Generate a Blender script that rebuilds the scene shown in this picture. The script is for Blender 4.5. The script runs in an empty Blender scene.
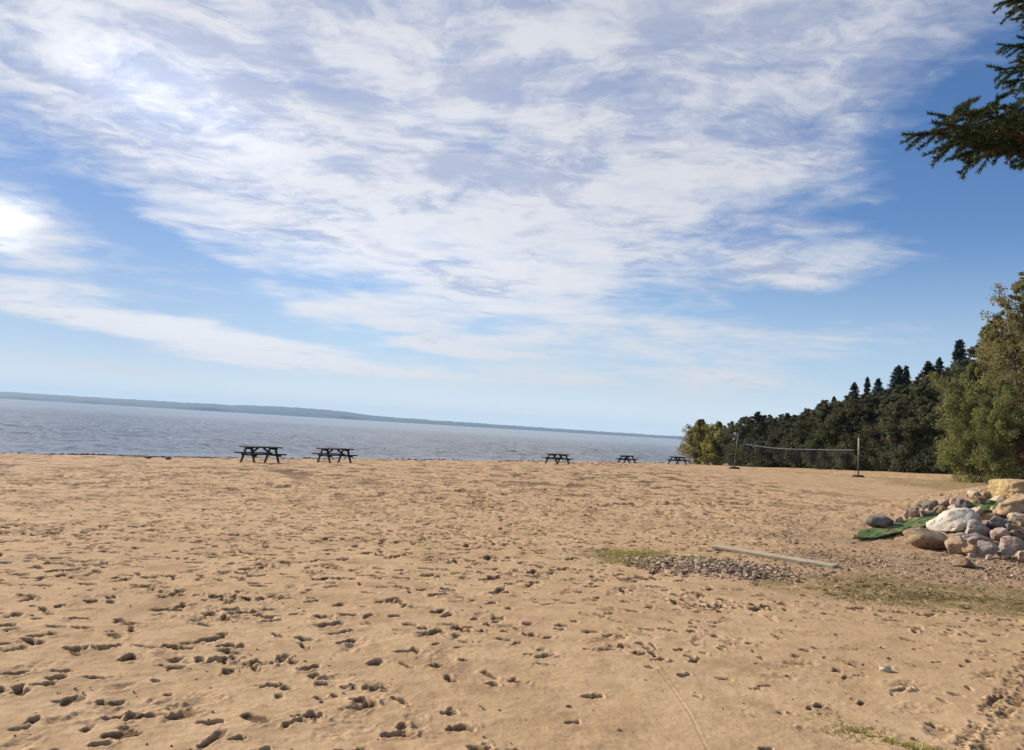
import bpy, math, random
import numpy as np
from mathutils import Vector, Matrix

R = math.radians
random.seed(7)
rng = np.random.default_rng(11)
scene = bpy.context.scene
COL = scene.collection

# ------------------------------------------------------------------ camera
F_PX, CX, CY = 803.0, 512.0, 375.0
EYE = 1.65
PITCH, ROLL = R(3.83), R(3.45)
cam_d = bpy.data.cameras.new('camera')
cam = bpy.data.objects.new('camera', cam_d)
COL.objects.link(cam)
cam_d.sensor_width = 36.0
cam_d.lens = 36.0 * F_PX / 1024.0
cam_d.clip_start = 0.05
cam_d.clip_end = 60000
CAM_M = Matrix.Rotation(math.pi / 2 + PITCH, 4, 'X') @ Matrix.Rotation(ROLL, 4, 'Z')
cam.matrix_world = Matrix.Translation((0, 0, EYE)) @ CAM_M
scene.camera = cam


def ray(px, py):
    d = CAM_M.to_3x3() @ Vector(((px - CX) / F_PX, -(py - CY) / F_PX, -1.0))
    return d / d.y                       # scaled so that y advances 1 m


def at(px, py, Y):
    d = ray(px, py)
    return Vector((d.x * Y, Y, EYE + d.z * Y))


# ------------------------------------------------------------------ terrain shape
WATER_Z = EYE - 2.95
SHORE_N = (-0.76, 0.65)                  # horizontal direction towards the lake
SHORE_C = 47.6                           # distance of the waterline from the origin
S_PTS = [-400, -60, -12, 0, 3.5, 10, 14, 21, 30, 40, 60, 140, 500, 6000, 20000]
D_PTS = [9, 6.5, 3.7, 2.95, 2.72, 2.48, 2.28, 1.97, 1.80, 1.67, 1.65, 1.55, 0.4, -6, -10]


def sstep(t):
    t = np.clip(t, 0.0, 1.0)
    return t * t * (3 - 2 * t)


def shore_dist(x, y):
    return SHORE_C - (SHORE_N[0] * x + SHORE_N[1] * y)


def vnoise(x, y, seed=0):
    xi = np.floor(x).astype(np.int64); yi = np.floor(y).astype(np.int64)
    fx = x - xi; fy = y - yi
    fx = fx * fx * (3 - 2 * fx); fy = fy * fy * (3 - 2 * fy)

    def h(a, b):
        v = (a * 374761393 + b * 668265263 + seed * 974711) & 0x7fffffff
        v = ((v ^ (v >> 13)) * 1274126177) & 0x7fffffff
        v = v ^ (v >> 16)
        return (v & 0xffff) / 65535.0
    a = h(xi, yi); b = h(xi + 1, yi); c = h(xi, yi + 1); d = h(xi + 1, yi + 1)
    return (a + (b - a) * fx) * (1 - fy) + (c + (d - c) * fx) * fy


def fbm(x, y, seed=0, octv=4):
    s = 0; a = 0.5
    for i in range(octv):
        s = s + a * vnoise(x * 2 ** i, y * 2 ** i, seed + i * 17)
        a *= 0.5
    return s / (1 - 0.5 ** octv)


def base_height(x, y):
    x = np.asarray(x, float); y = np.asarray(y, float)
    s = shore_dist(x, y)
    z = EYE - np.interp(s, S_PTS, D_PTS)
    near = 1 - sstep((np.hypot(x, y) - 200) / 400)
    z = z + near * 0.22 * (fbm(x / 2.2 + 3, y / 2.2, 15, 3) - 0.5) * sstep((s + 3) / 4) * (1 - sstep((s - 4) / 5))
    z = z + near * 0.10 * (fbm(x / 9.0 + 3, y / 9.0, 5, 3) - 0.5) * sstep((s + 2) / 6)
    # rocky bank on the right
    r = np.sqrt(((x - 12.0) / 5.6) ** 2 + ((y - 17.6) / 4.9) ** 2)
    z = z + 1.15 * sstep(1.05 - r)
    # low gravel heap in front of the plank
    r = np.sqrt(((x - 2.65) / 1.2) ** 2 + ((y - 10.6) / 0.8) ** 2)
    z = z + 0.07 * sstep(1.0 - r)
    # the ground lifts towards the tall trees
    z = z + 0.42 * sstep((x - 23) / 11) * sstep((y - 26) / 16)
    return z


def gz(x, y):
    return float(base_height(np.array([x]), np.array([y]))[0])


def ground_at(px, py, lo=2.5, hi=300.0):
    d = ray(px, py)
    Y = np.geomspace(lo, hi, 6000)
    dz = EYE + d.z * Y - base_height(d.x * Y, Y)
    i = np.argmax(dz < 0)
    y = float(Y[i]) if dz[i] < 0 else hi
    return Vector((d.x * y, y, gz(d.x * y, y)))


# ------------------------------------------------------------------ object helpers
def mesh_np(name, verts, faces, mat=None, smooth=False):
    verts = np.asarray(verts, np.float32).reshape(-1, 3)
    faces = np.asarray(faces, np.int32)
    me = bpy.data.meshes.new(name)
    me.vertices.add(len(verts)); me.vertices.foreach_set('co', verts.ravel())
    k = faces.shape[1]
    me.loops.add(faces.size); me.loops.foreach_set('vertex_index', faces.ravel())
    me.polygons.add(len(faces))
    me.polygons.foreach_set('loop_start', np.arange(0, faces.size, k, dtype=np.int32))
    me.polygons.foreach_set('loop_total', np.full(len(faces), k, np.int32))
    me.polygons.foreach_set('use_smooth', np.full(len(faces), smooth, bool))
    me.update(calc_edges=True)
    if mat: me.materials.append(mat)
    return me


def attr(me, name, values):
    a = me.attributes.new(name, 'FLOAT', 'POINT')
    a.data.foreach_set('value', np.asarray(values, np.float32))


def link(name, me, parent=None, loc=None):
    o = bpy.data.objects.new(name, me); COL.objects.link(o)
    if parent: o.parent = parent
    if loc is not None: o.location = loc
    return o


def tag(o, label=None, cat=None, group=None, kind=None):
    if label: o['label'] = label
    if cat: o['category'] = cat
    if group: o['group'] = group
    if kind: o['kind'] = kind
    return o


def empty(name, loc, rz=0):
    o = bpy.data.objects.new(name, None); COL.objects.link(o)
    o.empty_display_size = 0.2
    o.location = loc; o.rotation_euler = (0, 0, rz)
    return o


def copy_tree(o, parent=None):
    c = o.copy(); COL.objects.link(c)
    if parent: c.parent = parent
    for ch in list(o.children):
        copy_tree(ch, c)
    return c


class MB:
    """collects boxes, bars and tubes into one mesh"""
    def __init__(self):
        self.v = []; self.f = []

    def quadbox(self, pts):
        b = len(self.v); self.v += [tuple(p) for p in pts]
        for f in ((0, 3, 2, 1), (4, 5, 6, 7), (0, 1, 5, 4), (1, 2, 6, 5), (2, 3, 7, 6), (3, 0, 4, 7)):
            self.f.append([b + i for i in f])

    def bar(self, a, b, w, h, up=(0, 0, 1)):
        a = Vector(a); b = Vector(b); d = (b - a).normalized()
        s = d.cross(Vector(up))
        if s.length < 1e-4: s = d.cross(Vector((1, 0, 0)))
        s.normalize(); u = s.cross(d).normalized()
        s *= w / 2; u *= h / 2
        self.quadbox([a - s - u, a + s - u, a + s + u, a - s + u, b - s - u, b + s - u, b + s + u, b - s + u])

    def tube(self, pts, radii, n=8):
        base = len(self.v); m = len(pts)
        for i, p in enumerate(pts):
            p = Vector(p)
            d = (Vector(pts[min(i + 1, m - 1)]) - Vector(pts[max(i - 1, 0)])).normalized()
            s = d.cross(Vector((0.13, 0.21, 0.97)))
            if s.length < 1e-3: s = d.cross(Vector((1, 0, 0)))
            s.normalize(); u = s.cross(d)
            for k in range(n):
                t = 2 * math.pi * k / n
                self.v.append(tuple(p + (s * math.cos(t) + u * math.sin(t)) * radii[i]))
        for i in range(m - 1):
            for k in range(n):
                k2 = (k + 1) % n
                self.f.append([base + i * n + k, base + i * n + k2, base + (i + 1) * n + k2, base + (i + 1) * n + k])
        c = len(self.v); self.v.append(tuple(pts[0])); self.v.append(tuple(pts[-1]))
        for k in range(n):
            k2 = (k + 1) % n
            self.f.append([c, base + k2, base + k])
            self.f.append([c + 1, base + (m - 1) * n + k, base + (m - 1) * n + k2])

    def mesh(self, name, mat, smooth=False, bevel=0):
        me = bpy.data.meshes.new(name)
        me.from_pydata(self.v, [], self.f)
        if bevel:
            import bmesh
            bm = bmesh.new(); bm.from_mesh(me)
            bmesh.ops.bevel(bm, geom=list(bm.edges), offset=bevel, segments=1, affect='EDGES')
            bm.to_mesh(me); bm.free()
        me.update()
        if smooth:
            me.polygons.foreach_set('use_smooth', [True] * len(me.polygons))
        me.materials.append(mat)
        return me

    def build(self, name, mat, parent=None, smooth=False, bevel=0):
        return link(name, self.mesh(name, mat, smooth, bevel), parent)


# ------------------------------------------------------------------ material helpers
class NT:
    def __init__(self, tree):
        self.t = tree; self.n = tree.nodes; self.l = tree.links

    def node(self, typ, **kw):
        nd = self.n.new(typ)
        for k, v in kw.items(): setattr(nd, k, v)
        return nd

    def put(self, sock, val):
        if isinstance(val, bpy.types.NodeSocket): self.l.new(val, sock)
        elif val is not None: sock.default_value = val

    def m(self, op, a, b=None, c=None, clamp=False):
        nd = self.node('ShaderNodeMath', operation=op, use_clamp=clamp)
        for s, v in zip(nd.inputs, (a, b, c)): self.put(s, v)
        return nd.outputs[0]

    def vm(self, op, a, b=None):
        nd = self.node('ShaderNodeVectorMath', operation=op)
        self.put(nd.inputs[0], a)
        if b is not None: self.put(nd.inputs['Scale'] if op == 'SCALE' else nd.inputs[1], b)
        return nd.outputs['Value'] if op in ('DOT_PRODUCT', 'LENGTH') else nd.outputs[0]

    def comb(self, x, y, z):
        nd = self.node('ShaderNodeCombineXYZ')
        for s, v in zip(nd.inputs, (x, y, z)): self.put(s, v)
        return nd.outputs[0]

    def noise(self, vec, scale, detail=4, rough=0.55, dist=0.0, out='Fac'):
        nd = self.node('ShaderNodeTexNoise')
        self.put(nd.inputs['Vector'], vec)
        nd.inputs['Scale'].default_value = scale; nd.inputs['Detail'].default_value = detail
        nd.inputs['Roughness'].default_value = rough; nd.inputs['Distortion'].default_value = dist
        return nd.outputs[out]

    def mix(self, fac, a, b, blend='MIX'):
        nd = self.node('ShaderNodeMix', data_type='RGBA', blend_type=blend)
        self.put(nd.inputs[0], fac)
        for s, v in ((nd.inputs[6], a), (nd.inputs[7], b)):
            if isinstance(v, tuple) and len(v) == 3: v = (*v, 1)
            self.put(s, v)
        return nd.outputs[2]

    def rng(self, v, a, b, c=0.0, d=1.0, smooth=True):
        nd = self.node('ShaderNodeMapRange', interpolation_type='SMOOTHSTEP' if smooth else 'LINEAR')
        self.put(nd.inputs['Value'], v)
        for k, val in zip(('From Min', 'From Max', 'To Min', 'To Max'), (a, b, c, d)): self.put(nd.inputs[k], val)
        return nd.outputs['Result']

    def at(self, name):
        return self.node('ShaderNodeAttribute', attribute_name=name).outputs['Fac']

    def bump(self, h, strength, dist, normal=None):
        nd = self.node('ShaderNodeBump')
        nd.inputs['Strength'].default_value = strength; nd.inputs['Distance'].default_value = dist
        self.put(nd.inputs['Height'], h)
        if normal: self.put(nd.inputs['Normal'], normal)
        return nd.outputs[0]


def new_mat(name):
    m = bpy.data.materials.new(name); m.use_nodes = True
    nt = NT(m.node_tree)
    b = nt.n['Principled BSDF']
    b.inputs['Specular IOR Level'].default_value = 0.25
    return m, nt, b


def surf_mat(name, c1, c2, scale=6, rough=0.88, bump=0.45, bdist=0.01, c3=None, detail=6, speck=.55, stretch=None):
    """mottled two or three colour surface"""
    m, nt, b = new_mat(name)
    tc = nt.node('ShaderNodeTexCoord').outputs['Object']
    oi = nt.node('ShaderNodeObjectInfo').outputs['Random']
    v = nt.vm('ADD', tc, nt.comb(nt.m('MULTIPLY', oi, 37.0), nt.m('MULTIPLY', oi, 11.0), 0.0))
    if stretch: v = nt.vm('MULTIPLY', v, stretch)
    n1 = nt.noise(v, scale, detail, 0.6)
    c = nt.mix(nt.rng(n1, 0.35, 0.65), c1, c2)
    if c3:
        c = nt.mix(nt.rng(nt.noise(v, scale * 2.7, 5, 0.65), 0.52, 0.66), c, c3)
    c = nt.mix(nt.rng(nt.noise(v, scale * 14, 3, 0.7), 0.56, 0.70, 0, speck), c, tuple(k * .45 for k in c2))
    nt.put(b.inputs['Base Color'], c)
    b.inputs['Roughness'].default_value = rough
    n2 = nt.noise(v, scale * 4, 8, 0.65)
    nt.put(b.inputs['Normal'], nt.bump(n2, bump, bdist))
    return m


def leaf_mat(name, dark, light, accent=None, trans=0.25, acc_amt=0.0):
    m, nt, b = new_mat(name)
    t = nt.at('tint')
    oi = nt.node('ShaderNodeObjectInfo').outputs['Random']
    c = nt.mix(t, dark, light)
    if accent:
        c = nt.mix(nt.rng(nt.at('tint2'), 1 - acc_amt - 0.08, 1 - acc_amt + 0.08), c, accent)
    hs = nt.node('ShaderNodeHueSaturation')
    nt.put(hs.inputs['Hue'], nt.m('ADD', nt.m('MULTIPLY', oi, 0.035), 0.482))
    nt.put(hs.inputs['Value'], nt.m('ADD', nt.m('MULTIPLY', oi, 0.45), 0.78))
    nt.put(hs.inputs['Color'], c)
    nt.put(b.inputs['Base Color'], hs.outputs[0])
    b.inputs['Roughness'].default_value = 0.6
    tr = nt.node('ShaderNodeBsdfTranslucent'); nt.put(tr.inputs['Color'], hs.outputs[0])
    mx = nt.node('ShaderNodeMixShader'); mx.inputs[0].default_value = trans
    nt.l.new(b.outputs[0], mx.inputs[1]); nt.l.new(tr.outputs[0], mx.inputs[2])
    nt.l.new(mx.outputs[0], nt.n['Material Output'].inputs['Surface'])
    return m


# ------------------------------------------------------------------ sun and sky
SUN_AZ, SUN_EL = R(-57), R(25)           # azimuth from +Y, negative = left
sun_dir = Vector((math.sin(SUN_AZ) * math.cos(SUN_EL), math.cos(SUN_AZ) * math.cos(SUN_EL), math.sin(SUN_EL)))
sl = bpy.data.lights.new('sun', 'SUN'); sl.energy = 5.0; sl.angle = R(0.55); sl.color = (1.0, 0.90, 0.76)
so = bpy.data.objects.new('sun', sl); COL.objects.link(so)
so.rotation_euler = sun_dir.to_track_quat('Z', 'Y').to_euler()

world = bpy.data.worlds.new('World'); scene.world = world; world.use_nodes = True
w = NT(world.node_tree)
bg = w.n['Background']
SKY_STRENGTH = 0.08
bg.inputs['Strength'].default_value = SKY_STRENGTH
sky = w.node('ShaderNodeTexSky', sky_type='NISHITA')
sky.sun_disc = False; sky.sun_elevation = SUN_EL; sky.sun_rotation = SUN_AZ
sky.air_density = 1.0; sky.dust_density = 0.15; sky.ozone_density = 4.0

D = w.node('ShaderNodeTexCoord').outputs['Generated']
sep = w.node('ShaderNodeSeparateXYZ'); w.put(sep.inputs[0], D)
dx, dy, dz = sep.outputs
az = w.m('ARCTAN2', dx, dy); el = w.m('ARCSINE', dz)
den = w.m('ADD', w.m('MAXIMUM', dz, 0.0), 0.10)
q = w.comb(w.m('DIVIDE', dx, den), w.m('DIVIDE', dy, den), 0.0)
nwarp = w.noise(q, 1.3, 5, 0.6, 0, 'Color')
sp = w.node('ShaderNodeSeparateXYZ'); w.put(sp.inputs[0], nwarp)
wk = w.rng(el, R(3), R(18), 0.22, 1.0)
azw = w.m('ADD', az, w.m('MULTIPLY', w.m('MULTIPLY', w.m('SUBTRACT', sp.outputs[0], 0.5), 0.20), wk))
elw = w.m('ADD', el, w.m('MULTIPLY', w.m('MULTIPLY', w.m('SUBTRACT', sp.outputs[1], 0.5), 0.12), wk))


def blob(px, py, rx, ry, rot, wt, a=azw, e=elw):
    """soft patch of cloud cover centred on one sky direction (azimuth, elevation)"""
    d = ray(px, py).normalized()
    a0 = math.atan2(d.x, d.y); e0 = math.asin(d.z)
    th = -(R(rot) - ROLL); c, s = math.cos(th), math.sin(th)
    da = w.m('SUBTRACT', a, a0); de = w.m('SUBTRACT', e, e0)
    u = w.m('MULTIPLY', w.m('ADD', w.m('MULTIPLY', da, c), w.m('MULTIPLY', de, s)), F_PX / rx)
    v = w.m('MULTIPLY', w.m('SUBTRACT', w.m('MULTIPLY', de, c), w.m('MULTIPLY', da, s)), F_PX / ry)
    d2 = w.m('ADD', w.m('MULTIPLY', u, u), w.m('MULTIPLY', v, v))
    return w.m('MULTIPLY', w.m('POWER', 2.71828, w.m('MULTIPLY', d2, -1.0)), wt)


def addup(items):
    s = items[0]
    for i in items[1:]: s = w.m('ADD', s, i)
    return s


cover = addup([
    blob(420, 20, 420, 130, 4, 1.05), blob(330, 160, 330, 110, 20, 0.85), blob(480, 240, 210, 90, 12, 0.62),
    blob(730, 80, 200, 110, 8, 0.55), blob(640, 200, 170, 60, -8, 0.38),
    blob(60, 30, 140, 60, 20, 0.45), blob(-2, 213, 36, 24, 10, 1.2), blob(30, 250, 40, 22, 0, 0.4),
    blob(100, 320, 150, 12, 8, 1.1), blob(230, 347, 120, 12, 9, 1.1), blob(320, 366, 130, 5, 4, 0.8),
    blob(345, 312, 65, 16, 4, 0.55), blob(460, 345, 55, 8, 6, 1.0), blob(65, 290, 50, 8, 4, 0.45),
    blob(810, 262, 105, 28, 3, 0.75), blob(770, 340, 240, 20, 0, 0.42), blob(720, 375, 240, 13, 2, 0.38),
    blob(560, 385, 260, 12, 3, 0.4), blob(60, 362, 140, 7, 5, 0.5), blob(500, 310, 120, 26, 6, 0.30),
    blob(960, 200, 90, 40, -10, 0.16),
    blob(45, 115, 120, 30, 30, -0.22), blob(170, 242, 110, 24, 33, -0.40), blob(90, 195, 70, 30, 30, -0.22), blob(120, 170, 220, 130, 0, 0.20), blob(985, 115, 110, 100, 0, -0.55), blob(860, 15, 130, 60, 0, 0.42), blob(560, 130, 240, 90, 10, 0.30), blob(230, 300, 110, 30, 20, 0.22),
    blob(600, 75, 130, 26, 4, -0.50), blob(390, 287, 80, 14, 6, -0.50), blob(600, 97, 60, 18, 8, -0.35), blob(690, 120, 90, 30, -6, -0.25), blob(440, 90, 60, 16, 10, -0.18),
    blob(600, 300, 110, 24, -4, -0.22), blob(700, 252, 90, 36, -12, -0.40), blob(930, 275, 80, 60, 0, -0.22), blob(840, 300, 120, 10, 0, -0.3),
])
cover = w.m('MULTIPLY', w.m('SUBTRACT', 1.0, w.m('POWER', 2.71828, w.m('MULTIPLY', cover, -1.5))), 1.02)
# generic cover where the photograph does not look
side = w.rng(w.m('ABSOLUTE', az), R(38), R(60), 0.0, 0.55)
over = w.rng(el, R(34), R(50), 0.0, 0.5)
cover = w.m('ADD', w.m('ADD', w.m('MAXIMUM', cover, -0.35), 0.07), w.m('MAXIMUM', side, over))
q2 = w.vm('ADD', q, w.vm('SCALE', w.vm('SUBTRACT', nwarp, (0.5, 0.5, 0.5)), 0.5))
f1 = w.noise(w.vm('MULTIPLY', q2, (1.0, 1.5, 1.0)), 2.6, 9, 0.62)
f2 = w.noise(w.vm('MULTIPLY', q2, (1.0, 1.5, 1.0)), 6.5, 8, 0.66)
ripple = w.m('ADD', w.m('MULTIPLY', w.m('SUBTRACT', f1, 0.5), 1.40), w.m('MULTIPLY', w.m('SUBTRACT', f2, 0.5), 0.60))
lowband = w.rng(el, R(4), R(17), 1.0, 0.0)
streak = w.noise(w.comb(w.m('MULTIPLY', azw, 5.5), w.m('MULTIPLY', elw, 42.0), 0.0), 1.0, 7, 0.6, 0.3)
ripple = w.m('ADD', w.m('MULTIPLY', ripple, w.rng(el, R(3), R(16), 0.30, 1.0)), w.m('MULTIPLY', w.m('MULTIPLY', w.m('SUBTRACT', streak, 0.5), 1.5), lowband))
lo_ = w.m('ADD', w.m('MULTIPLY', lowband, 0.27), 0.14); hi_ = w.m('SUBTRACT', 1.08, w.m('MULTIPLY', lowband, 0.12))
dens = w.rng(w.m('ADD', cover, ripple), lo_, hi_, 0.0, 0.93)
# thin veil and pale horizon air
cool = (4.1, 4.5, 5.8, 1); warm = (6.7, 6.8, 7.15, 1)
shade = w.noise(w.vm('MULTIPLY', q2, (1.0, 1.4, 1.0)), 1.7, 8, 0.6)
lowc = w.rng(el, R(4), R(20), 0.20, 0.0)
ccol = w.mix(w.rng(w.m('ADD', w.m('ADD', shade, lowc), w.m('MULTIPLY', w.m('SUBTRACT', f2, 0.5), 0.7)), 0.36, 0.62), cool, warm)
glow = addup([blob(165, 85, 95, 42, 20, 0.42), blob(-4, 213, 26, 20, 10, 0.8), blob(300, 150, 330, 150, 10, 0.12), blob(180, 330, 220, 30, 9, 0.15), blob(330, 260, 260, 60, 9, 0.12)])
ccol = w.vm('SCALE', ccol, w.m('ADD', glow, 0.86))
skc = w.node('ShaderNodeHueSaturation'); skc.inputs['Saturation'].default_value = 1.16; skc.inputs['Value'].default_value = 0.95
w.put(skc.inputs['Color'], sky.outputs[0])
tint = w.vm('MULTIPLY', skc.outputs[0], (1.10, 0.97, 1.05))
tint = w.mix(w.rng(az, R(-4), R(-28), 0.0, 0.72), tint, (1.75, 2.85, 5.2, 1))
skyc = w.mix(w.rng(el, R(-2), R(15), 0.92, 0.0), tint, (4.5, 5.8, 7.0, 1))
skyc = w.mix(w.rng(el, R(-1), R(4.5), 0.85, 0.0), skyc, (7.6, 8.2, 8.0, 1))
final = w.mix(dens, skyc, ccol)
w.put(bg.inputs['Color'], final)

# ------------------------------------------------------------------ ground
def build_ground():
    dense = np.arange(R(-41), R(41), 0.00142)
    left = np.linspace(-math.pi, R(-41), 260, endpoint=False)
    right = np.linspace(R(41), math.pi, 260)[1:]
    th = np.concatenate([left, dense, right])
    rs = [0.4]
    while rs[-1] < 60:
        r = rs[-1]
        rs.append(r + (0.05 if r < 3.0 else max(0.006, r * (0.0014 + 0.00020 * r))))
    while rs[-1] < 9300: rs.append(rs[-1] * 1.06)
    rs = np.array(rs)
    nt, nr = len(th), len(rs)
    RR, TT = np.meshgrid(rs, th, indexing='ij')
    X = RR * np.sin(TT); Y = RR * np.cos(TT)
    Z = base_height(X, Y)
    s = shore_dist(X, Y)
    sub = slice(0, int(np.searchsorted(rs, 90)))
    xs, ys, ss = X[sub], Y[sub], s[sub]
    beach = sstep((ss - 0.5) / 3)
    # soft hummocks left by many feet
    h = 0.028 * (fbm(xs * 0.9, ys * 0.9, 21, 3) - 0.5)
    h += 0.012 * (fbm(xs * 3.1, ys * 3.1, 33, 3) - 0.5)
    rr_ = np.hypot(xs, ys)
    far1 = sstep((rr_ - 13) / 9); far2 = sstep((rr_ - 20) / 10)
    pit1 = sstep((fbm(xs * 3.4, ys * 2.6, 301, 3) - 0.570) / 0.07) * far1
    pit2 = sstep((fbm(xs * 2.1, ys * 1.0, 311, 3) - 0.575) / 0.06) * far2
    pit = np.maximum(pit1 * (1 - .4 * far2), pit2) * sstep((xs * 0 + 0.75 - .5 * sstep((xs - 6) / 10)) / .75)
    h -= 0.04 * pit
    calm = sstep((fbm(xs * 0.35 + 9, ys * 0.35, 71, 3) - 0.40) / 0.25)
    h += 0.009 * (fbm(xs * 9, ys * 9, 43, 3) - 0.5) * (0.2 + 0.9 * calm)
    h += 0.005 * (fbm(xs * 28, ys * 28, 53, 2) - 0.5)
    Z[sub] += h * beach
    tone = np.zeros_like(Z); tone[sub] = pit * beach  # painted shade for pits; stamped prints add theirs
    dth = 0.00142; i0 = len(left); nd = len(dense)

    R_s = random.Random(17)

    def stamp(x, y, ang, la, lb, depth, rim, crumb=0.0, dark=1.0, softness=None):
        r = math.hypot(x, y); t = math.atan2(x, y)
        if abs(t) > R(40) or r < 2.7 or r > 58: return
        ext = max(la, lb) * 1.9; soft = softness or R_s.uniform(.26, .64)
        r0, r1 = np.searchsorted(rs, (r - ext, r + ext))
        t0 = i0 + max(0, int((t - ext / r - dense[0]) / dth)); t1 = i0 + min(nd, int((t + ext / r - dense[0]) / dth) + 2)
        if r1 - r0 < 2 or t1 - t0 < 2: return
        px = X[r0:r1, t0:t1] - x; py = Y[r0:r1, t0:t1] - y
        c, sn = math.cos(ang), math.sin(ang)
        a = (px * c + py * sn) / la; b = (-px * sn + py * c) / lb
        # a sole narrows at the arch
        b = b * (1.0 + 0.25 * np.cos(a * 2.6 + 0.6) * (np.abs(a) < 1.2))
        qq = np.sqrt(a * a + b * b)
        if crumb:
            qq = qq + crumb * (fbm((px + x) * 20, (py + y) * 20, 91, 3) - 0.5) * 1.5
        bowl = sstep((1.10 - qq) / soft) * (1 - .22 * np.clip(a, -1, 1))
        if crumb:
            Z[r0:r1, t0:t1] += (fbm((px + x) * 34, (py + y) * 34, 95, 2) - .45) * .016 * np.exp(-((qq - .9) / .55) ** 2)
        ring = np.exp(-((qq - 1.28) / 0.24) ** 2) * (0.6 + 0.8 * (a > 0))
        Z[r0:r1, t0:t1] += -depth * bowl + rim * ring
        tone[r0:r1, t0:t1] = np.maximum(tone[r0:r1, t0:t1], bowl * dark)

    def smooth_zone(x, y):
        # the swept, nearly untrodden tongue of sand in the right foreground
        return math.exp(-(((x - 0.9 - 0.12 * (y - 5)) / 1.0) ** 2 + ((y - 5.0) / 1.6) ** 2))

    R_ = random.Random(3)
    # walking trails
    for k in range(210):
        x = R_.uniform(-28, 18); y = R_.uniform(5, 48)
        ang = R_.gauss(0.35, 0.75) + (math.pi if R_.random() < .5 else 0) if R_.random() < 0.75 else R_.uniform(0, 2 * math.pi)
        dep = R_.uniform(0.020, 0.040); sidew = 1
        for st in range(R_.randint(8, 34)):
            ang += R_.gauss(0, 0.07); sidew = -sidew
            x += math.cos(ang) * 0.62; y += math.sin(ang) * 0.62
            ox = -math.sin(ang) * 0.10 * sidew; oy = math.cos(ang) * 0.10 * sidew
            if R_.random() < smooth_zone(x, y) * 1.2 or shore_dist(x, y) < 2.5: continue
            stamp(x + ox + R_.gauss(0, .03), y + oy + R_.gauss(0, .03), ang + R_.gauss(0, .2), R_.uniform(.085, .13), R_.uniform(.036, .056),
                  dep * R_.uniform(.6, 1.35), .005 * R_.uniform(.4, 1.5), R_.uniform(.5, 1.3))
    # scattered prints, scuffs and clods
    for k in range(13500):
        if k < 1300: rr = math.sqrt(R_.uniform(3.4 ** 2, 13 ** 2))
        elif k < 10000: rr = math.sqrt(R_.uniform(11 ** 2, 36 ** 2))
        else: rr = math.sqrt(R_.uniform(34 ** 2, 54 ** 2))
        tt = R_.uniform(R(-38), R(38)); x = rr * math.sin(tt); y = rr * math.cos(tt)
        if R_.random() < smooth_zone(x, y) or shore_dist(x, y) < 2.0: continue
        rightness = min(1, max(0, (x + 0.5) / 3.0)) * (1 if y < 12 else 0.4)
        sc = 1 - 0.40 * rightness
        stamp(x, y, R_.gauss(0.1, .6) if R_.random() < .7 else R_.uniform(0, math.pi), R_.uniform(.04, .105) * sc, R_.uniform(.025, .06) * sc,
              R_.uniform(.010, .034) * sc, R_.uniform(0, .004), R_.uniform(.4, 1.3))
    # broad soft scuffs and half-filled old prints everywhere
    for k in range(3200):
        rr = math.sqrt(R_.uniform(3.2 ** 2, 40 ** 2)); tt = R_.uniform(R(-38), R(38)); x = rr * math.sin(tt); y = rr * math.cos(tt)
        if R_.random() < smooth_zone(x, y) * .8 or shore_dist(x, y) < 2.0: continue
        stamp(x, y, R_.gauss(0.1, .8), R_.uniform(.08, .20), R_.uniform(.05, .10), R_.uniform(.005, .013), R_.uniform(.001, .003), R_.uniform(.2, .7), R_.uniform(.1, .4), .9)
    for k in range(5000):
        rr = math.sqrt(R_.uniform(8.5 ** 2, 34 ** 2)); tt = R_.uniform(R(-38), R(38)); x = rr * math.sin(tt); y = rr * math.cos(tt)
        if shore_dist(x, y) < 2.0: continue
        rg = min(1, max(0, (x - 2) / 5.0))
        if R_.random() < rg * .5: continue
        stamp(x, y, R_.gauss(0.1, .6), R_.uniform(.05, .115), R_.uniform(.03, .065), R_.uniform(.015, .036), R_.uniform(0, .004), R_.uniform(.4, 1.3))
    # trodden-up patches: many small overlapping dents
    for k in range(80):
        rr = R_.uniform(4.6, 30); tt = R_.uniform(R(-36), R(34)); cx = rr * math.sin(tt); cy = rr * math.cos(tt)
        if R_.random() < smooth_zone(cx, cy) * 1.3: continue
        for j in range(R_.randint(6, 22)):
            stamp(cx + R_.gauss(0, .24), cy + R_.gauss(0, .12), R_.uniform(0, 3.1), R_.uniform(.025, .08), R_.uniform(.02, .045),
                  R_.uniform(.008, .03), R_.uniform(0, .01), R_.uniform(.4, 1.2))
    # tyre tread in the right corner
    a = ground_at(968, 748); b = ground_at(1040, 655)
    for off in (0.0, 0.30):
        for i in range(60):
            if R_.random() < .25: continue
            t = i / 59.0
            p = a.lerp(b, t); dirv = (b - a).normalized()
            nx, ny = -dirv.y, dirv.x
            ang = math.atan2(dirv.y, dirv.x)
            for lug in (-1, 1):
                stamp(p.x + nx * (off * -1 + lug * .055) + (dirv.x * .02 if lug > 0 else 0), p.y + ny * (off * -1 + lug * .055), ang + 1.25 * lug, .05 * R_.uniform(.7, 1.2), .02, .014 * R_.uniform(.4, 1.3), .002, .8)
    # a single narrow wheel line through the smooth tongue
    pts = [ground_at(*p) for p in ((650, 660), (672, 688), (690, 715), (712, 760))]
    for j in range(3):
        for i in range(40):
            p = pts[j].lerp(pts[j + 1], i / 40)
            d = pts[j + 1] - pts[j]
            stamp(p.x, p.y, math.atan2(d.y, d.x), .07, .014, .00022, .0002, 0, 0.0)

    verts = np.stack([X, Y, Z], -1).reshape(-1, 3)
    wrap = np.arange(nt); nxt = np.minimum(wrap + 1, nt - 1)
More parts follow.
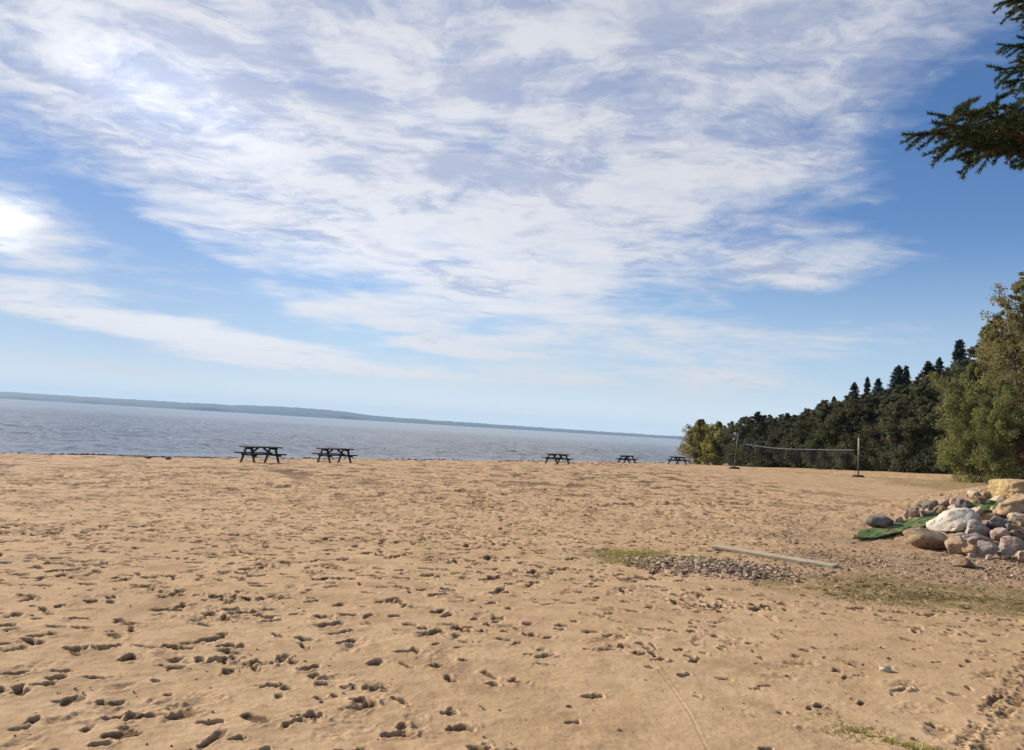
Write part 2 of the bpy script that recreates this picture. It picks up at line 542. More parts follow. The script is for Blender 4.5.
    i = np.arange(nr - 1)[:, None]; j = np.arange(nt - 1)[None, :]
    f = np.stack([i * nt + j, i * nt + j + 1, (i + 1) * nt + j + 1, (i + 1) * nt + j], -1).reshape(-1, 4)
    f = f[:, ::-1]
    # ground kinds: gravelly soil, weeds, damp waterline
    xf, yf = verts[:, 0], verts[:, 1]
    n1 = fbm(xf * 0.8, yf * 0.8, 81, 4)

    def ell(cx, cy, rx, ry, rot=0.0):
        c, sn = math.cos(rot), math.sin(rot)
        u = ((xf - cx) * c + (yf - cy) * sn) / rx; v = (-(xf - cx) * sn + (yf - cy) * c) / ry
        return sstep((1.25 - np.sqrt(u * u + v * v) + (n1 - 0.5) * 0.9) / 0.5)
    soil = np.maximum.reduce([ell(6.8, 11.6, 3.4, 1.9), ell(8.6, 12.2, 2.6, 3.2), ell(2.6, 10.7, 1.3, .8), ell(10.6, 16, 5.5, 4.5)])
    weed = np.maximum.reduce([ell(1.95, 10.9, .75, .75), ell(5.7, 9.5, 2.8, 1.05, -.1), ell(30, 40, 9, 12)])
    sfl = shore_dist(xf, yf)
    damp = sstep((4.2 + (n1 - .5) * 8 - sfl) / 2.4)
    forest = sstep((xf - 24 - 0.55 * (70 - yf)) / 6) * sstep((yf - 30) / 10) * 0
    me = mesh_np('ground', verts, f, None, True)
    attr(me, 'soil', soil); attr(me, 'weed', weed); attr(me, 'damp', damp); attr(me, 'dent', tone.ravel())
    return me


def ground_material():
    m, nt, b = new_mat('beach_sand')
    geo = nt.node('ShaderNodeNewGeometry').outputs['Position']
    n_big = nt.noise(geo, 0.35, 5, 0.6)
    n_mid = nt.noise(geo, 3.0, 6, 0.65)
    n_fine = nt.noise(geo, 55, 4, 0.7)
    n_grain = nt.noise(geo, 260, 2, 0.7)
    c = nt.mix(nt.rng(n_big, 0.35, 0.65), (0.470, 0.322, 0.186), (0.410, 0.272, 0.153))
    c = nt.mix(nt.rng(n_mid, 0.42, 0.66, 0, 0.70), c, (0.315, 0.205, 0.112))
    n_crumb = nt.noise(geo, 19, 5, 0.75)
    c = nt.mix(nt.rng(n_crumb, 0.56, 0.68, 0, 0.60), c, (0.235, 0.150, 0.080))
    tread = nt.noise(nt.vm('MULTIPLY', geo, (1.0, 0.8, 1.0)), 1.5, 8, 0.72)
    c = nt.mix(nt.rng(tread, 0.50, 0.66, 0, 0.60), c, (0.255, 0.160, 0.085))
    c = nt.mix(nt.rng(n_fine, 0.52, 0.72, 0, 0.65), c, (0.28, 0.18, 0.10))
    c = nt.mix(nt.rng(n_grain, 0.58, 0.70, 0, 0.7), c, (0.17, 0.11, 0.07))
    c = nt.mix(nt.rng(n_grain, 0.42, 0.30, 0, 0.4), c, (0.52, 0.38, 0.24))
    # shade inside prints and far pits, painted into the sand colour
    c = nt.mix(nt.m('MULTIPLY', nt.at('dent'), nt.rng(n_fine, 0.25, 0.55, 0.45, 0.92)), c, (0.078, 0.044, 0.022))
    soilc = nt.mix(nt.rng(nt.noise(geo, 22, 6, 0.75), 0.38, 0.62), (0.13, 0.080, 0.043), (0.38, 0.265, 0.165))
    c = nt.mix(nt.m('MULTIPLY', nt.at('soil'), nt.rng(n_mid, 0.3, 0.6, 0.35, 0.95)), c, soilc)
    weedc = nt.mix(nt.rng(n_fine, 0.4, 0.6), (0.105, 0.082, 0.028), (0.20, 0.15, 0.058))
    c = nt.mix(nt.m('MULTIPLY', nt.at('weed'), nt.rng(n_mid, 0.3, 0.55, 0.1, 0.75)), c, weedc)
    c = nt.mix(nt.m('MULTIPLY', nt.at('damp'), 0.75), c, (0.17, 0.12, 0.085))
    nt.put(b.inputs['Base Color'], c)
    b.inputs['Roughness'].default_value = 1.0
    b.inputs['Specular IOR Level'].default_value = 0.1
    nb = nt.bump(n_fine, 0.40, 0.008)
    nb = nt.bump(nt.noise(geo, 14, 5, 0.7), 0.22, 0.02, nb)
    nb = nt.bump(n_grain, 0.35, 0.003, nb)
    nt.put(b.inputs['Normal'], nb)
    return m


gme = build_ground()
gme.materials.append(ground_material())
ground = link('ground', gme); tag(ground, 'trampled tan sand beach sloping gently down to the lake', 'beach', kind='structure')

# ------------------------------------------------------------------ lake
def water_material():
    m, nt, b = new_mat('lake_water')
    geo = nt.node('ShaderNodeNewGeometry').outputs['Position']
    b.inputs['Base Color'].default_value = (0.085, 0.083, 0.083, 1)
    b.inputs['Roughness'].default_value = 0.18
    b.inputs['IOR'].default_value = 1.333
    b.inputs['Specular IOR Level'].default_value = 0.5
    v = nt.vm('MULTIPLY', geo, (0.5, 1.0, 1.0))
    mid = nt.noise(v, 1.3, 5, 0.65)
    sml = nt.noise(v, 5.0, 3, 0.6)
    nb = nt.bump(mid, 0.5, 0.20)
    nb = nt.bump(sml, 0.5, 0.04, nb)
    nt.put(b.inputs['Normal'], nb)
    return m


def build_water():
    th = np.concatenate([np.linspace(-math.pi, R(-48), 90, endpoint=False), np.arange(R(-48), R(24), 0.0013), np.linspace(R(24), math.pi, 110)])
    rs = [1.0, 12.0, 30.0]
    while rs[-1] < 420: rs.append(rs[-1] + max(.14, rs[-1] * .0036))
    while rs[-1] < 9300: rs.append(rs[-1] * 1.08)
    rs = np.array(rs); RR, TT = np.meshgrid(rs, th, indexing='ij')
    X = RR * np.sin(TT); Y = RR * np.cos(TT)
    # wind chop running along the shore, patchy
    u = X * .80 + Y * .60; v = -X * .60 + Y * .80
    H = .24 * (fbm(u * .42, v * .20, 201, 2) - .5) + .25 * (fbm(u * 1.0, v * .45, 211, 3) - .5) + .09 * (fbm(u * 2.6, v * 1.5, 221, 2) - .5)
    gust = .60 + .95 * fbm(X * .03, Y * .02, 231, 3)
    fade = (1 - sstep((RR - 250) / 170)) * sstep((-shore_dist(X, Y) + .5) / 6) 
    Z = WATER_Z + H * gust * fade * (TT > R(-47)) * (TT < R(23))
    nt_, nr_ = len(th), len(rs)
    i = np.arange(nr_ - 1)[:, None]; j = np.arange(nt_ - 1)[None, :]
    f = np.stack([i * nt_ + j, (i + 1) * nt_ + j, (i + 1) * nt_ + j + 1, i * nt_ + j + 1], -1).reshape(-1, 4)
    return mesh_np('water', np.stack([X, Y, Z], -1).reshape(-1, 3), f, water_material(), True)


water = link('water', build_water())
tag(water, 'wide grey rippled lake reaching to the far wooded shore', 'lake', kind='structure')

# ------------------------------------------------------------------ far shore
def build_hills():
    m = surf_mat('distant_forest', (0.014, 0.022, 0.018), (0.024, 0.034, 0.026), scale=0.004, bump=0.0)
    Dm = 7000.0
    prof_px = [(-300, 6), (-60, 6), (0, 6.2), (156, 6.6), (200, 6.8), (234, 7.2), (255, 8.2), (285, 8.9), (320, 8.5), (345, 7.4), (365, 5.6), (400, 4.4), (480, 3.7), (580, 2.9), (680, 2.6), (900, 2.4), (1150, 2.4)]
    n = 700
    azs = np.linspace(R(-75), R(45), n)
    pa = np.array([math.atan2(ray(p, 398 + .0603 * p).x, 1) for p, _ in prof_px]); ph = np.array([h for _, h in prof_px]) * Dm / F_PX
    H = np.interp(azs, pa, ph)
    H = H * (1 + 0.10 * (fbm(azs * 60, azs * 0 + 2, 3, 3) - .5)) + 9 * (fbm(azs * 900, azs * 0 + 5, 9, 2) - .5)
    rows = [(0.0, 0.0), (0.02, 0.32), (0.10, 0.50), (0.22, 0.8), (0.34, 1.0), (0.6, 0.85), (1.0, 0.4)]
    v = []
    for t, hh in rows:
        wob = 140 * (fbm(azs * 25, azs * 0 + t * 9, 13, 2) - .5) if t else 0
        rad = (Dm + 1900 * t + wob) / np.cos(np.clip(azs, -1.0, 1.0)) ** 0.5
        top = WATER_Z - 1 + (H + 3.5 * EYE) * hh
        v.append(np.stack([rad * np.sin(azs), rad * np.cos(azs), np.full(n, 0.) + top], -1))
    v = np.concatenate(v)
    f = [[i * n + j, i * n + j + 1, (i + 1) * n + j + 1, (i + 1) * n + j] for i in range(len(rows) - 1) for j in range(n - 1)]
    o = link('hills', mesh_np('hills', v, f, m, True))
    tag(o, 'long low blue wooded hills along the far side of the lake', 'hills', kind='structure')


build_hills()

# ------------------------------------------------------------------ picnic tables
wood_dark = surf_mat('weathered_dark_timber', (0.014, 0.011, 0.010), (0.026, 0.021, 0.018), scale=5, stretch=(1, 6, 6), bdist=0.004)
wood_top = surf_mat('weathered_dark_boards', (0.018, 0.015, 0.013), (0.034, 0.028, 0.025), scale=5, stretch=(1, 6, 6), bdist=0.004)


def make_table():
    root = empty('picnic_table', (0, 0, 0))
    t = MB()
    for k in range(5):
        y = -0.30 + k * 0.15
        t.bar((-0.93, y, 0.74), (0.93, y, 0.74), 0.138, 0.055)
    t.build('tabletop', wood_top, root, bevel=.004)
    for s in (-1, 1):
        b = MB()
        for k in range(2):
            y = s * (0.60 + k * 0.135)
            b.bar((-0.93, y, 0.44), (0.93, y, 0.44), 0.128, 0.055)
        b.build('bench', wood_top, root, bevel=.004)
    for x in (-0.62, 0.62):
        for s in (-1, 1):
            l = MB(); l.bar((x, s * 0.24, 0.72), (x, s * 0.68, -0.06), 0.12, 0.06, (1, 0, 0)); l.build('leg', wood_dark, root, bevel=.003)
        c = MB()
        c.bar((x + .045, -0.72, 0.375), (x + .045, 0.72, 0.375), 0.04, 0.088)
        c.bar((x + .045, -0.34, 0.675), (x + .045, 0.34, 0.675), 0.04, 0.088)
        c.build('crossbar', wood_dark, root, bevel=.003)
        br = MB(); br.bar((x * 0.93, 0, 0.40), (x * 0.22, 0, 0.70), 0.085, 0.04, (0, 1, 0)); br.build('brace', wood_dark, root, bevel=.003)
    return root


table_spec = [  # base pixel, distance, yaw relative to the shoreline
    (260, 38.0, R(46), 'dark wooden picnic table, nearest and largest of the five by the water'),
    (334.5, 43.0, R(42), 'dark wooden picnic table with benches, second from the left beside the water'),
    (557.5, 61.0, R(40), 'dark picnic table standing alone halfway along the beach, bare sand all around it'),
    (627, 79.0, R(55), 'small far picnic table, between the lone middle table and the yellow shrub'),
    (677.5, 81.0, R(40), 'farthest picnic table, tucked against the yellow-green shrub at the water'),
]
proto = make_table()
for i, (px, Y, yaw, lab) in enumerate(table_spec):
    o = proto if i == 0 else copy_tree(proto)
    d = ray(px, 460); x = d.x * Y
    o.location = (x, Y, gz(x, Y) - 0.01); o.rotation_euler = (0, R(random.uniform(-1, 1)), yaw)
    tag(o, lab, 'picnic table', 'picnic tables along the waterline')

# ------------------------------------------------------------------ volleyball court
pole_white = surf_mat('worn_white_paint', (0.46, 0.44, 0.40), (0.36, 0.34, 0.30), scale=4, c3=(0.30, 0.24, 0.18))
pole_grey = surf_mat('grey_galvanised_pipe', (0.10, 0.092, 0.085), (0.06, 0.056, 0.052), scale=5, c3=(0.12, 0.09, 0.07), rough=0.6)
rubber = surf_mat('old_tyre_rubber', (0.030, 0.024, 0.021), (0.055, 0.042, 0.034), scale=4)
net_mat = surf_mat('navy_net_cord', (0.006, 0.007, 0.013), (0.010, 0.012, 0.020), scale=8)
tape_mat = surf_mat('grey_net_tape', (0.20, 0.20, 0.21), (0.14, 0.14, 0.16), scale=3)


def make_post(px_base, px_top, top_py, Y, label, sleeve):
    d = ray(px_base, 466); x = d.x * Y; z = gz(x, Y)
    root = empty('volleyball_post', (x, Y, z))
    tag(root, label, 'net post', 'posts of the beach volleyball net')
    tp = at(px_top, top_py, Y) - Vector((x, Y, z))
    b = MB()
    n = 20
    b.tube([(0, 0, -0.05), (0, 0, 0.02), (0, 0, 0.10), (0, 0, 0.14)], [0.36, 0.40, 0.38, 0.26], n)
    b.build('base', rubber, root, smooth=False)
    k = 0.55 if sleeve else 0.25
    p0 = Vector((0, 0, 0.10)); pm = p0.lerp(tp, k)
    lo = MB(); lo.tube([p0, pm], [0.042, 0.042], 10); lo.build('lower_pole', pole_grey, root, smooth=True)
    up = MB(); up.tube([pm, tp], [0.050, 0.048], 10); up.build('upper_pole', pole_white if sleeve else pole_grey, root, smooth=True)
    cap = MB(); cap.tube([tp, tp + tp.normalized() * 0.05], [0.066, 0.05], 10); cap.build('cap', pole_grey, root)
    hk = MB()
    hp = p0.lerp(tp, 0.73)
    hk.tube([hp + Vector((0, 0, -.02)), hp + Vector((0, -0.10, 0)), hp + Vector((0, -0.10, 0.05))], [.012, .012, .012], 6); hk.build('hook', pole_grey, root)
    return Vector((x, Y, z)), Vector((x, Y, z)) + tp


pa0, pa1 = make_post(734.5, 738.3, 433.5, 61.0, 'grey volleyball post leaning inwards, nearer the lake, in a dark round base', False)
pb0, pb1 = make_post(858.5, 858.8, 438.0, 54.0, 'white-topped volleyball post with dark round base, nearer the rock bank', True)


def make_net():
    A = pa0.lerp(pa1, 0.75); B = pb0.lerp(pb1, 0.69)
    root = empty('volleyball_net', ((pa0.x + pb0.x) / 2, (pa0.y + pb0.y) / 2, (pa0.z + pb0.z) / 2))
    tag(root, 'long sagging dark volleyball net with pale top tape, strung between the two posts', 'net')
    off = Vector(root.location)

    def top(t):
        p = A.lerp(B, t); p.z -= 0.30 * 4 * t * (1 - t) * 0.75 + 0.05 * math.sin(t * 6.2)
        return p - off
    tape = MB()
    T0, T1 = 0.075, 0.965
    for i in range(30):
        a = T0 + (T1 - T0) * i / 30; b = T0 + (T1 - T0) * (i + 1) / 30
        tape.bar(top(a), top(b), 0.012, 0.06)
    tape.build('top_tape', tape_mat, root)
    low = Vector((0, 0, -0.98))
    for e0, e1 in ((A - off, top(T0)), (top(T1), B - off), (A - off + low, top(T0) + low), (top(T1) + low, B - off + low)):
        rp = MB(); rp.tube([e0, e1], [.008, .008], 5); rp.build('rope', net_mat, root)
    nm = MB()
    nv = 90; nh = 9
    for i in range(nv + 1):
        p = top(T0 + (T1 - T0) * i / nv)
        nm.bar(p - Vector((0, 0, .03)), p - Vector((0, 0, 0.98)), 0.010, 0.010)
    for k in range(1, nh + 1):
        for i in range(18):
            a = top(T0 + (T1 - T0) * i / 18); b = top(T0 + (T1 - T0) * (i + 1) / 18); dz_ = Vector((0, 0, -0.98 * k / nh))
            nm.bar(a + dz_, b + dz_, 0.010, 0.010)
    nm.build('mesh', net_mat, root)
    for t in (T0, T1):
        sd = MB(); sd.bar(top(t), top(t) - Vector((0, 0, 0.99)), 0.045, 0.02); sd.build('side_band', net_mat, root)


make_net()

# ------------------------------------------------------------------ foliage
def leaves(centres, radii, per, size, seed, flat=0.75, up=0.35, tint_c=None):
    """leaf rhombs spread through clumps -> verts, faces, tint, tint2"""
    g = np.random.default_rng(seed)
    N = len(centres)
    idx = np.repeat(np.arange(N), per)
    d = g.normal(size=(len(idx), 3)); d /= np.linalg.norm(d, axis=1, keepdims=True)
    rad = g.random(len(idx)) ** 0.55
    P = centres[idx] + d * (radii[idx] * rad)[:, None] * np.array([1, 1, flat])
    nrm = g.normal(size=(len(idx), 3)) + d * 0.5; nrm[:, 2] += up
    nrm /= np.linalg.norm(nrm, axis=1, keepdims=True)
    t = np.cross(nrm, g.normal(size=(len(idx), 3))); t /= np.linalg.norm(t, axis=1, keepdims=True)
    b = np.cross(nrm, t)
    L = size * g.uniform(0.6, 1.35, len(idx))[:, None]
    V = np.stack([P - t * L * .5, P + b * L * .30 + nrm * L * .06, P + t * L * .5, P - b * L * .30 + nrm * L * .06], 1).reshape(-1, 3)
    Fc = np.arange(len(V)).reshape(-1, 4)
    tc = g.random(N) if tint_c is None else tint_c
    tint = np.clip(0.55 * tc[idx] + 0.45 * g.random(len(idx)), 0, 1)
    t2 = np.clip(0.6 * g.random(N)[idx] + 0.4 * g.random(len(idx)), 0, 1)
    return V, Fc, np.repeat(tint, 4), np.repeat(t2, 4)


bark_grey = surf_mat('grey_brown_bark', (0.085, 0.070, 0.055), (0.14, 0.12, 0.10), scale=5, stretch=(1, 1, .25), bdist=.02)
bark_dark = surf_mat('dark_bark', (0.045, 0.034, 0.026), (0.075, 0.058, 0.045), scale=6, stretch=(1, 1, .3), bdist=.02)
leaf_forest = leaf_mat('shaded_forest_leaf', (0.046, 0.054, 0.028), (0.118, 0.120, 0.058), (0.16, 0.14, 0.065), acc_amt=0.14, trans=.42)
leaf_olive = leaf_mat('olive_autumn_leaf', (0.16, 0.165, 0.060), (0.35, 0.32, 0.12), (0.40, 0.29, 0.11), acc_amt=0.20, trans=.48)
leaf_yellow = leaf_mat('yellowing_willow_leaf', (0.12, 0.115, 0.030), (0.29, 0.25, 0.070), (0.33, 0.24, 0.06), acc_amt=0.2, trans=.45)
leaf_rust = leaf_mat('rusty_leaf', (0.095, 0.048, 0.026), (0.17, 0.090, 0.042), (0.16, 0.12, 0.05), acc_amt=0.35)
leaf_pale = leaf_mat('pale_grey_leaf', (0.075, 0.082, 0.05), (0.12, 0.13, 0.085), trans=.2)
needle_far = leaf_mat('far_spruce_needle', (0.008, 0.018, 0.010), (0.022, 0.036, 0.020), trans=.08)


def crown_meshes(seed, *args, **kw):
    kw.setdefault('flat', .95); kw.setdefault('up', .12)
    return _crown_meshes(seed, *args, **kw)


def _crown_meshes(seed, h=8.0, wd=4.6, low=0.08, nclump=90, per=75, size=0.17, mat=leaf_forest, bark=bark_grey, power=0.75, multi=1, narrow_top=0.5, rmin=.45, rmax=.95, lean_k=.18, leaders=.15, flat=.75, up=.35):
    """trunk + limbs mesh and crown mesh of one broadleaf tree"""
    R_ = random.Random(seed)
    tr = MB(); tips = []
    for mstem in range(multi):
        a0 = R_.uniform(0, 6.28); lean = R_.uniform(.02, .10) + (lean_k if multi > 1 else 0)
        pts = []; rad = []
        for i in range(7):
            t = i / 6
            pts.append((math.cos(a0) * lean * h * t + R_.gauss(0, .05) * t, math.sin(a0) * lean * h * t + R_.gauss(0, .05) * t, t * h * .9 - .15))
            rad.append((0.028 * h / (1 + .5 * (multi - 1))) * (1 - t) ** .8 + .012)
        tr.tube(pts, rad, 7)
        for k in range(11):
            t = R_.uniform(max(.12, low), .92); i = min(5, int(t * 6)); p = Vector(pts[i]).lerp(Vector(pts[i + 1]), t * 6 - i)
            ang = R_.uniform(0, 6.28); ln = wd * .5 * (1 - t * min(.9, narrow_top + .15)) * R_.uniform(.45, .85)
            e = p + Vector((math.cos(ang) * ln, math.sin(ang) * ln, ln * R_.uniform(.25, .9)))
            mid = p.lerp(e, .5) + Vector((0, 0, ln * .08))
            r0 = rad[i] * .5
            tr.tube([p, mid, e], [r0, r0 * .6, .01], 5)
            tips += [e, mid]
    C = []; RD = []
    while len(C) < nclump:
        t = R_.random() ** power
        z = low * h + t * (1 - low) * h * .97
        prof = math.sin(math.pi * min(1, (t * .86 + .14))) ** .55 if t > .35 else .68 + .9 * t
        prof = min(1, prof) * (1 - narrow_top * t * .55)
        ang = R_.uniform(0, 6.28)
        lump = .72 + .40 * math.sin(ang * 2 + seed) * math.sin(z * 1.3 + seed * 2) + .2 * math.sin(ang * 5 + z * 2.1)
        rr = wd * .5 * prof * lump * (R_.random() ** .45)
        C.append((math.cos(ang) * rr, math.sin(ang) * rr, z)); RD.append(R_.uniform(rmin, rmax) * (1 - .45 * t - .35 * max(0, t - .65) / .35))
        if t > .6 and R_.random() < leaders:      # thin leafy leaders standing out of the crown
            C.append((C[-1][0] * 1.04, C[-1][1] * 1.04, z + R_.uniform(.1, .45) * h / 10)); RD.append(rmin * R_.uniform(.5, .9))
    for e in tips:
        C.append(tuple(e)); RD.append(R_.uniform(rmin, rmax) * .8)
    C = np.array(C); RD = np.array(RD)
    V, Fc, t1, t2 = leaves(C, RD, per, size, seed, flat, up)
    me = mesh_np('crown', V, Fc, mat); attr(me, 'tint', t1); attr(me, 'tint2', t2)
    return tr.mesh('trunk', bark, True), me


def plant(name, meshes, loc, rz, scale, label, cat, group=None, parts=('trunk', 'crown'), h=None):
    root = empty(name, loc, rz); root.scale = scale
    tag(root, label, cat, group)
    for n, me in zip(parts, meshes): link(n, me, root)
    return root


def tree_by_px(name, meshes, ht, px, top_py, Y, label, cat, group=None, wscale=1.0, parts=('trunk', 'crown'), seed=0, sink=0.05):
    d = ray(px, 460); x = d.x * Y; z = gz(x, Y)
    H = at(px, top_py, Y).z - z
    s = H / ht
    return plant(name, meshes, (x, Y, z - sink), random.uniform(0, 6.28), (s * wscale, s * wscale, s), label, cat, group, parts)


forest_protos = [crown_meshes(100 + i, 8.0, [5.2, 4.6, 5.8, 4.2, 5.0][i], .03, 260, 78, .155, leaf_forest, rmin=.25, rmax=.70, narrow_top=.25) for i in range(5)]
forest_olive = [crown_meshes(140 + i, 8.0, 4.6, .05, 250, 78, .150, leaf_mat('dull_olive_leaf', (0.060, 0.064, 0.028), (0.140, 0.130, 0.058), (0.18, 0.145, 0.06), acc_amt=0.18, trans=.42), rmin=.25, rmax=.70, narrow_top=.25) for i in range(2)]

# far tree belt behind the net: (x pixel, distance, top y pixel)
front = [(742, 80, 416), (756, 78, 411), (771, 77, 417), (785, 75, 413), (799, 73, 412), (812, 71.5, 409), (824, 70, 402), (836, 69, 405), (848, 68, 399),
         (860, 67, 403), (872, 66, 397), (884, 65, 399), (896, 64, 391), (909, 63, 393), (922, 62, 384), (936, 61, 388), (950, 60, 378)]
second = [(750, 88, 418), (768, 86, 414), (788, 84, 413), (806, 82, 407), (822, 80, 398), (838, 78, 401), (852, 77, 393), (868, 75, 392), (882, 74, 388),
          (898, 73, 384), (914, 72, 380), (930, 71, 372), (946, 70, 368), (962, 68, 360), (980, 66, 350)]
third = [(775, 100, 421), (812, 96, 411), (842, 92, 400), (868, 90, 393), (892, 88, 386), (916, 86, 379), (940, 84, 370), (964, 82, 356), (990, 80, 340), (1015, 76, 320)]
G_FOREST = 'broadleaf trees of the shaded belt behind the net'
LAB_F = ['dark leafy front-row tree of the shaded belt behind the volleyball net',
         'dark green tree in the second line of the shaded belt, behind the front trees',
         'tree deep in the shaded belt, only its upper crown showing']
for row, trees in enumerate((front, second, third)):
    for i, (px, Y, ty) in enumerate(trees):
        olive = (i * 7 + row * 3) % 6 == 2
        pm = forest_olive[i % 2] if olive else forest_protos[(i * 3 + row) % 5]
        tree_by_px('broadleaf_tree', pm, 8.0, px, ty + random.uniform(-2, 2), Y, LAB_F[row], 'tree', G_FOREST, wscale=1.55 if row == 0 else 1.4)

# low brush closing the dark foot of the belt
brush_proto = [crown_meshes(180 + i, 2.2, 3.4, .02, 60, 70, .15, leaf_forest, multi=3, rmin=.35, rmax=.6) for i in range(2)]
for i, (px, Y) in enumerate([(738, 79), (752, 77), (768, 75.2), (784, 73.4), (800, 71.6), (816, 69.8), (832, 68.2), (848, 66.6), (864, 65.2), (880, 63.8), (896, 62.6), (912, 61.4), (926, 60.4)]):
    d = ray(px, 460); x = d.x * Y
    s = random.uniform(.85, 1.3)
    plant('brush', brush_proto[i % 2], (x, Y, gz(x, Y) - .1), random.uniform(0, 6.28), (s, s, s), 'low dark brush at the foot of the tree belt behind the volleyball net', 'shrub', 'brush along the foot of the tree belt', ('stem', 'foliage'))

# the yellowing shrubs at the end of the belt
yb = [crown_meshes(200 + i, 4.5, 4.6, .02, 240, 62, .15, leaf_yellow, multi=4, power=.9, rmin=.22, rmax=.6) for i in range(2)]
tree_by_px('shrub', yb[0], 4.5, 699, 418, 86, 'yellow-green rounded shrub at the water end of the tree belt, beside the last picnic table', 'shrub', wscale=1.0, parts=('stem', 'foliage'))
tree_by_px('shrub', yb[1], 4.5, 717, 420, 84, 'olive-yellow shrub between the yellow-green shrub and the dark trees', 'shrub', wscale=1.0, parts=('stem', 'foliage'))
tree_by_px('shrub', forest_olive[0], 8.0, 730, 420, 82.5, 'small olive tree closing the gap between the yellowing shrubs and the dark belt', 'tree', wscale=1.2)
pale = crown_meshes(230, 1.5, 1.8, .05, 30, 60, .12, leaf_pale, multi=3, rmin=.2, rmax=.4)
tree_by_px('shrub', pale, 1.5, 936, 458.5, 59.5, 'small pale grey shrub at the dark foot of the tree belt', 'shrub', parts=('stem', 'foliage'))


def spruce_meshes(seed, h=12.0, wd=4.2, low=.08):
    R_ = random.Random(seed); g = np.random.default_rng(seed)
    tr = MB(); tr.tube([(0, 0, -.2), (0, 0, h * .5), (0, 0, h)], [.17, .1, .012], 7)
    C = []; RD = []
    z = low * h
    while z < h * .99:
        t = z / h; ln = wd * .5 * (1 - t) ** .85 * R_.uniform(.55, 1.2) + .10
        n = R_.randint(5, 7); a0 = R_.uniform(0, 6.28)
        for k in range(n):
            a = a0 + 6.28 * k / n + R_.gauss(0, .15); l2 = ln * R_.uniform(.7, 1.15)
            m_ = max(2, int(l2 / .28))
            for j in range(m_):
                u = (j + .7) / m_
                C.append((math.cos(a) * l2 * u, math.sin(a) * l2 * u, z + R_.gauss(0, .10) - .45 * l2 * u + .22 * l2 * u * u)); RD.append(.12 + .22 * (1 - u * .6) * min(1, l2))
        z += h * .016 * R_.uniform(.7, 1.4)
    C.append((0, 0, h)); RD.append(.12)
    V, Fc, t1, t2 = leaves(np.array(C), np.array(RD), 17, .18, seed, flat=.9, up=.3)
    me = mesh_np('crown', V, Fc, needle_far); attr(me, 'tint', t1); attr(me, 'tint2', t2)
    return tr.mesh('trunk', bark_dark, True), me


spr = [spruce_meshes(300 + i, 12.0, [5.4, 4.6, 6.0][i]) for i in range(3)]
spruces = [(852, 92, 382, 'slim dark spruce top, farthest left of those rising above the belt'),
           (865, 94, 377, 'short dark spruce top, left one of the close pair above the belt'),
           (876, 90, 378, 'short dark spruce top, right one of the close pair above the belt'),
           (896, 86, 365, 'broad dark spruce, left half of the tall pair above the belt'),
           (904, 88, 366, 'tall dark spruce, right half of the tall pair above the belt'),
           (926, 84, 361, 'dark spruce midway between the tall pair and the tallest spruce'),
           (937, 86, 357, 'narrow dark spruce just left of the tallest spruce'),
           (957, 80, 340, 'tallest dark spruce of the belt, beside the big autumn tree'),
           (832, 98, 396, 'faint small spruce tip at the low lake end of the row of spruces')]
for i, (px, Y, ty, lab) in enumerate(spruces):
    tree_by_px('spruce_tree', spr[i % 3], 12.0, px, ty, Y, lab, 'spruce', 'spruces rising above the belt', wscale=[1.5, 1.0, 1.25, 1.7, 1.1, 1.6, 1.15, 1.4, 1.2][i])

# the big lit trees on the right
big = crown_meshes(410, 13.0, 7.0, .05, 760, 85, .135, leaf_olive, multi=2, rmin=.25, rmax=.8, power=.9, narrow_top=.15, lean_k=.03)
big2 = crown_meshes(417, 13.0, 6.4, .04, 620, 85, .135, leaf_olive, multi=2, narrow_top=.6, rmin=.25, rmax=.8, lean_k=.02)
willow = crown_meshes(427, 7.5, 5.2, .03, 260, 130, .12, leaf_mat('green_willow_leaf', (0.10, 0.118, 0.036), (0.25, 0.245, 0.080), (0.30, 0.25, 0.085), acc_amt=.14, trans=.45), multi=4, rmin=.35, rmax=.75)
rust = crown_meshes(431, 4.5, 3.0, .04, 120, 110, .11, leaf_rust, multi=3, rmin=.3, rmax=.55)
tree_by_px('autumn_tree', big, 13.0, 1030, 266, 50, 'tallest olive and gold autumn tree, cut by the right edge of the picture', 'tree', 'sunlit autumn trees right of the beach')
tree_by_px('autumn_tree', big2, 13.0, 992, 312, 53, 'brownish autumn tree between the tallest spruce and the tall gold tree', 'tree', 'sunlit autumn trees right of the beach')
tree_by_px('autumn_tree', big2, 13.0, 1052, 262, 55, 'olive autumn tree behind the tallest one, mostly past the right edge', 'tree', 'sunlit autumn trees right of the beach')
tree_by_px('willow', willow, 7.5, 972, 358, 49, 'bushy green willow sweeping down to the sand in front of the autumn trees', 'tree', wscale=.92, sink=.35)
tree_by_px('willow', willow, 7.5, 1003, 376, 46.5, 'rounded green willow beside the rusty shrub, above the rock bank', 'tree', wscale=.92, sink=.35)
tree_by_px('shrub', rust, 4.5, 1035, 420, 45, 'rust red autumn shrub at the right edge under the tall gold tree', 'shrub', parts=('stem', 'foliage'))

# ------------------------------------------------------------------ near spruce reaching in from the right
needle_near = leaf_mat('spruce_needle', (0.024, 0.044, 0.018), (0.074, 0.102, 0.038), (0.10, 0.105, 0.045), acc_amt=.10, trans=.12)
twig_mat = surf_mat('spruce_twig', (0.040, 0.032, 0.022), (0.060, 0.048, 0.034), scale=30, bdist=.002)


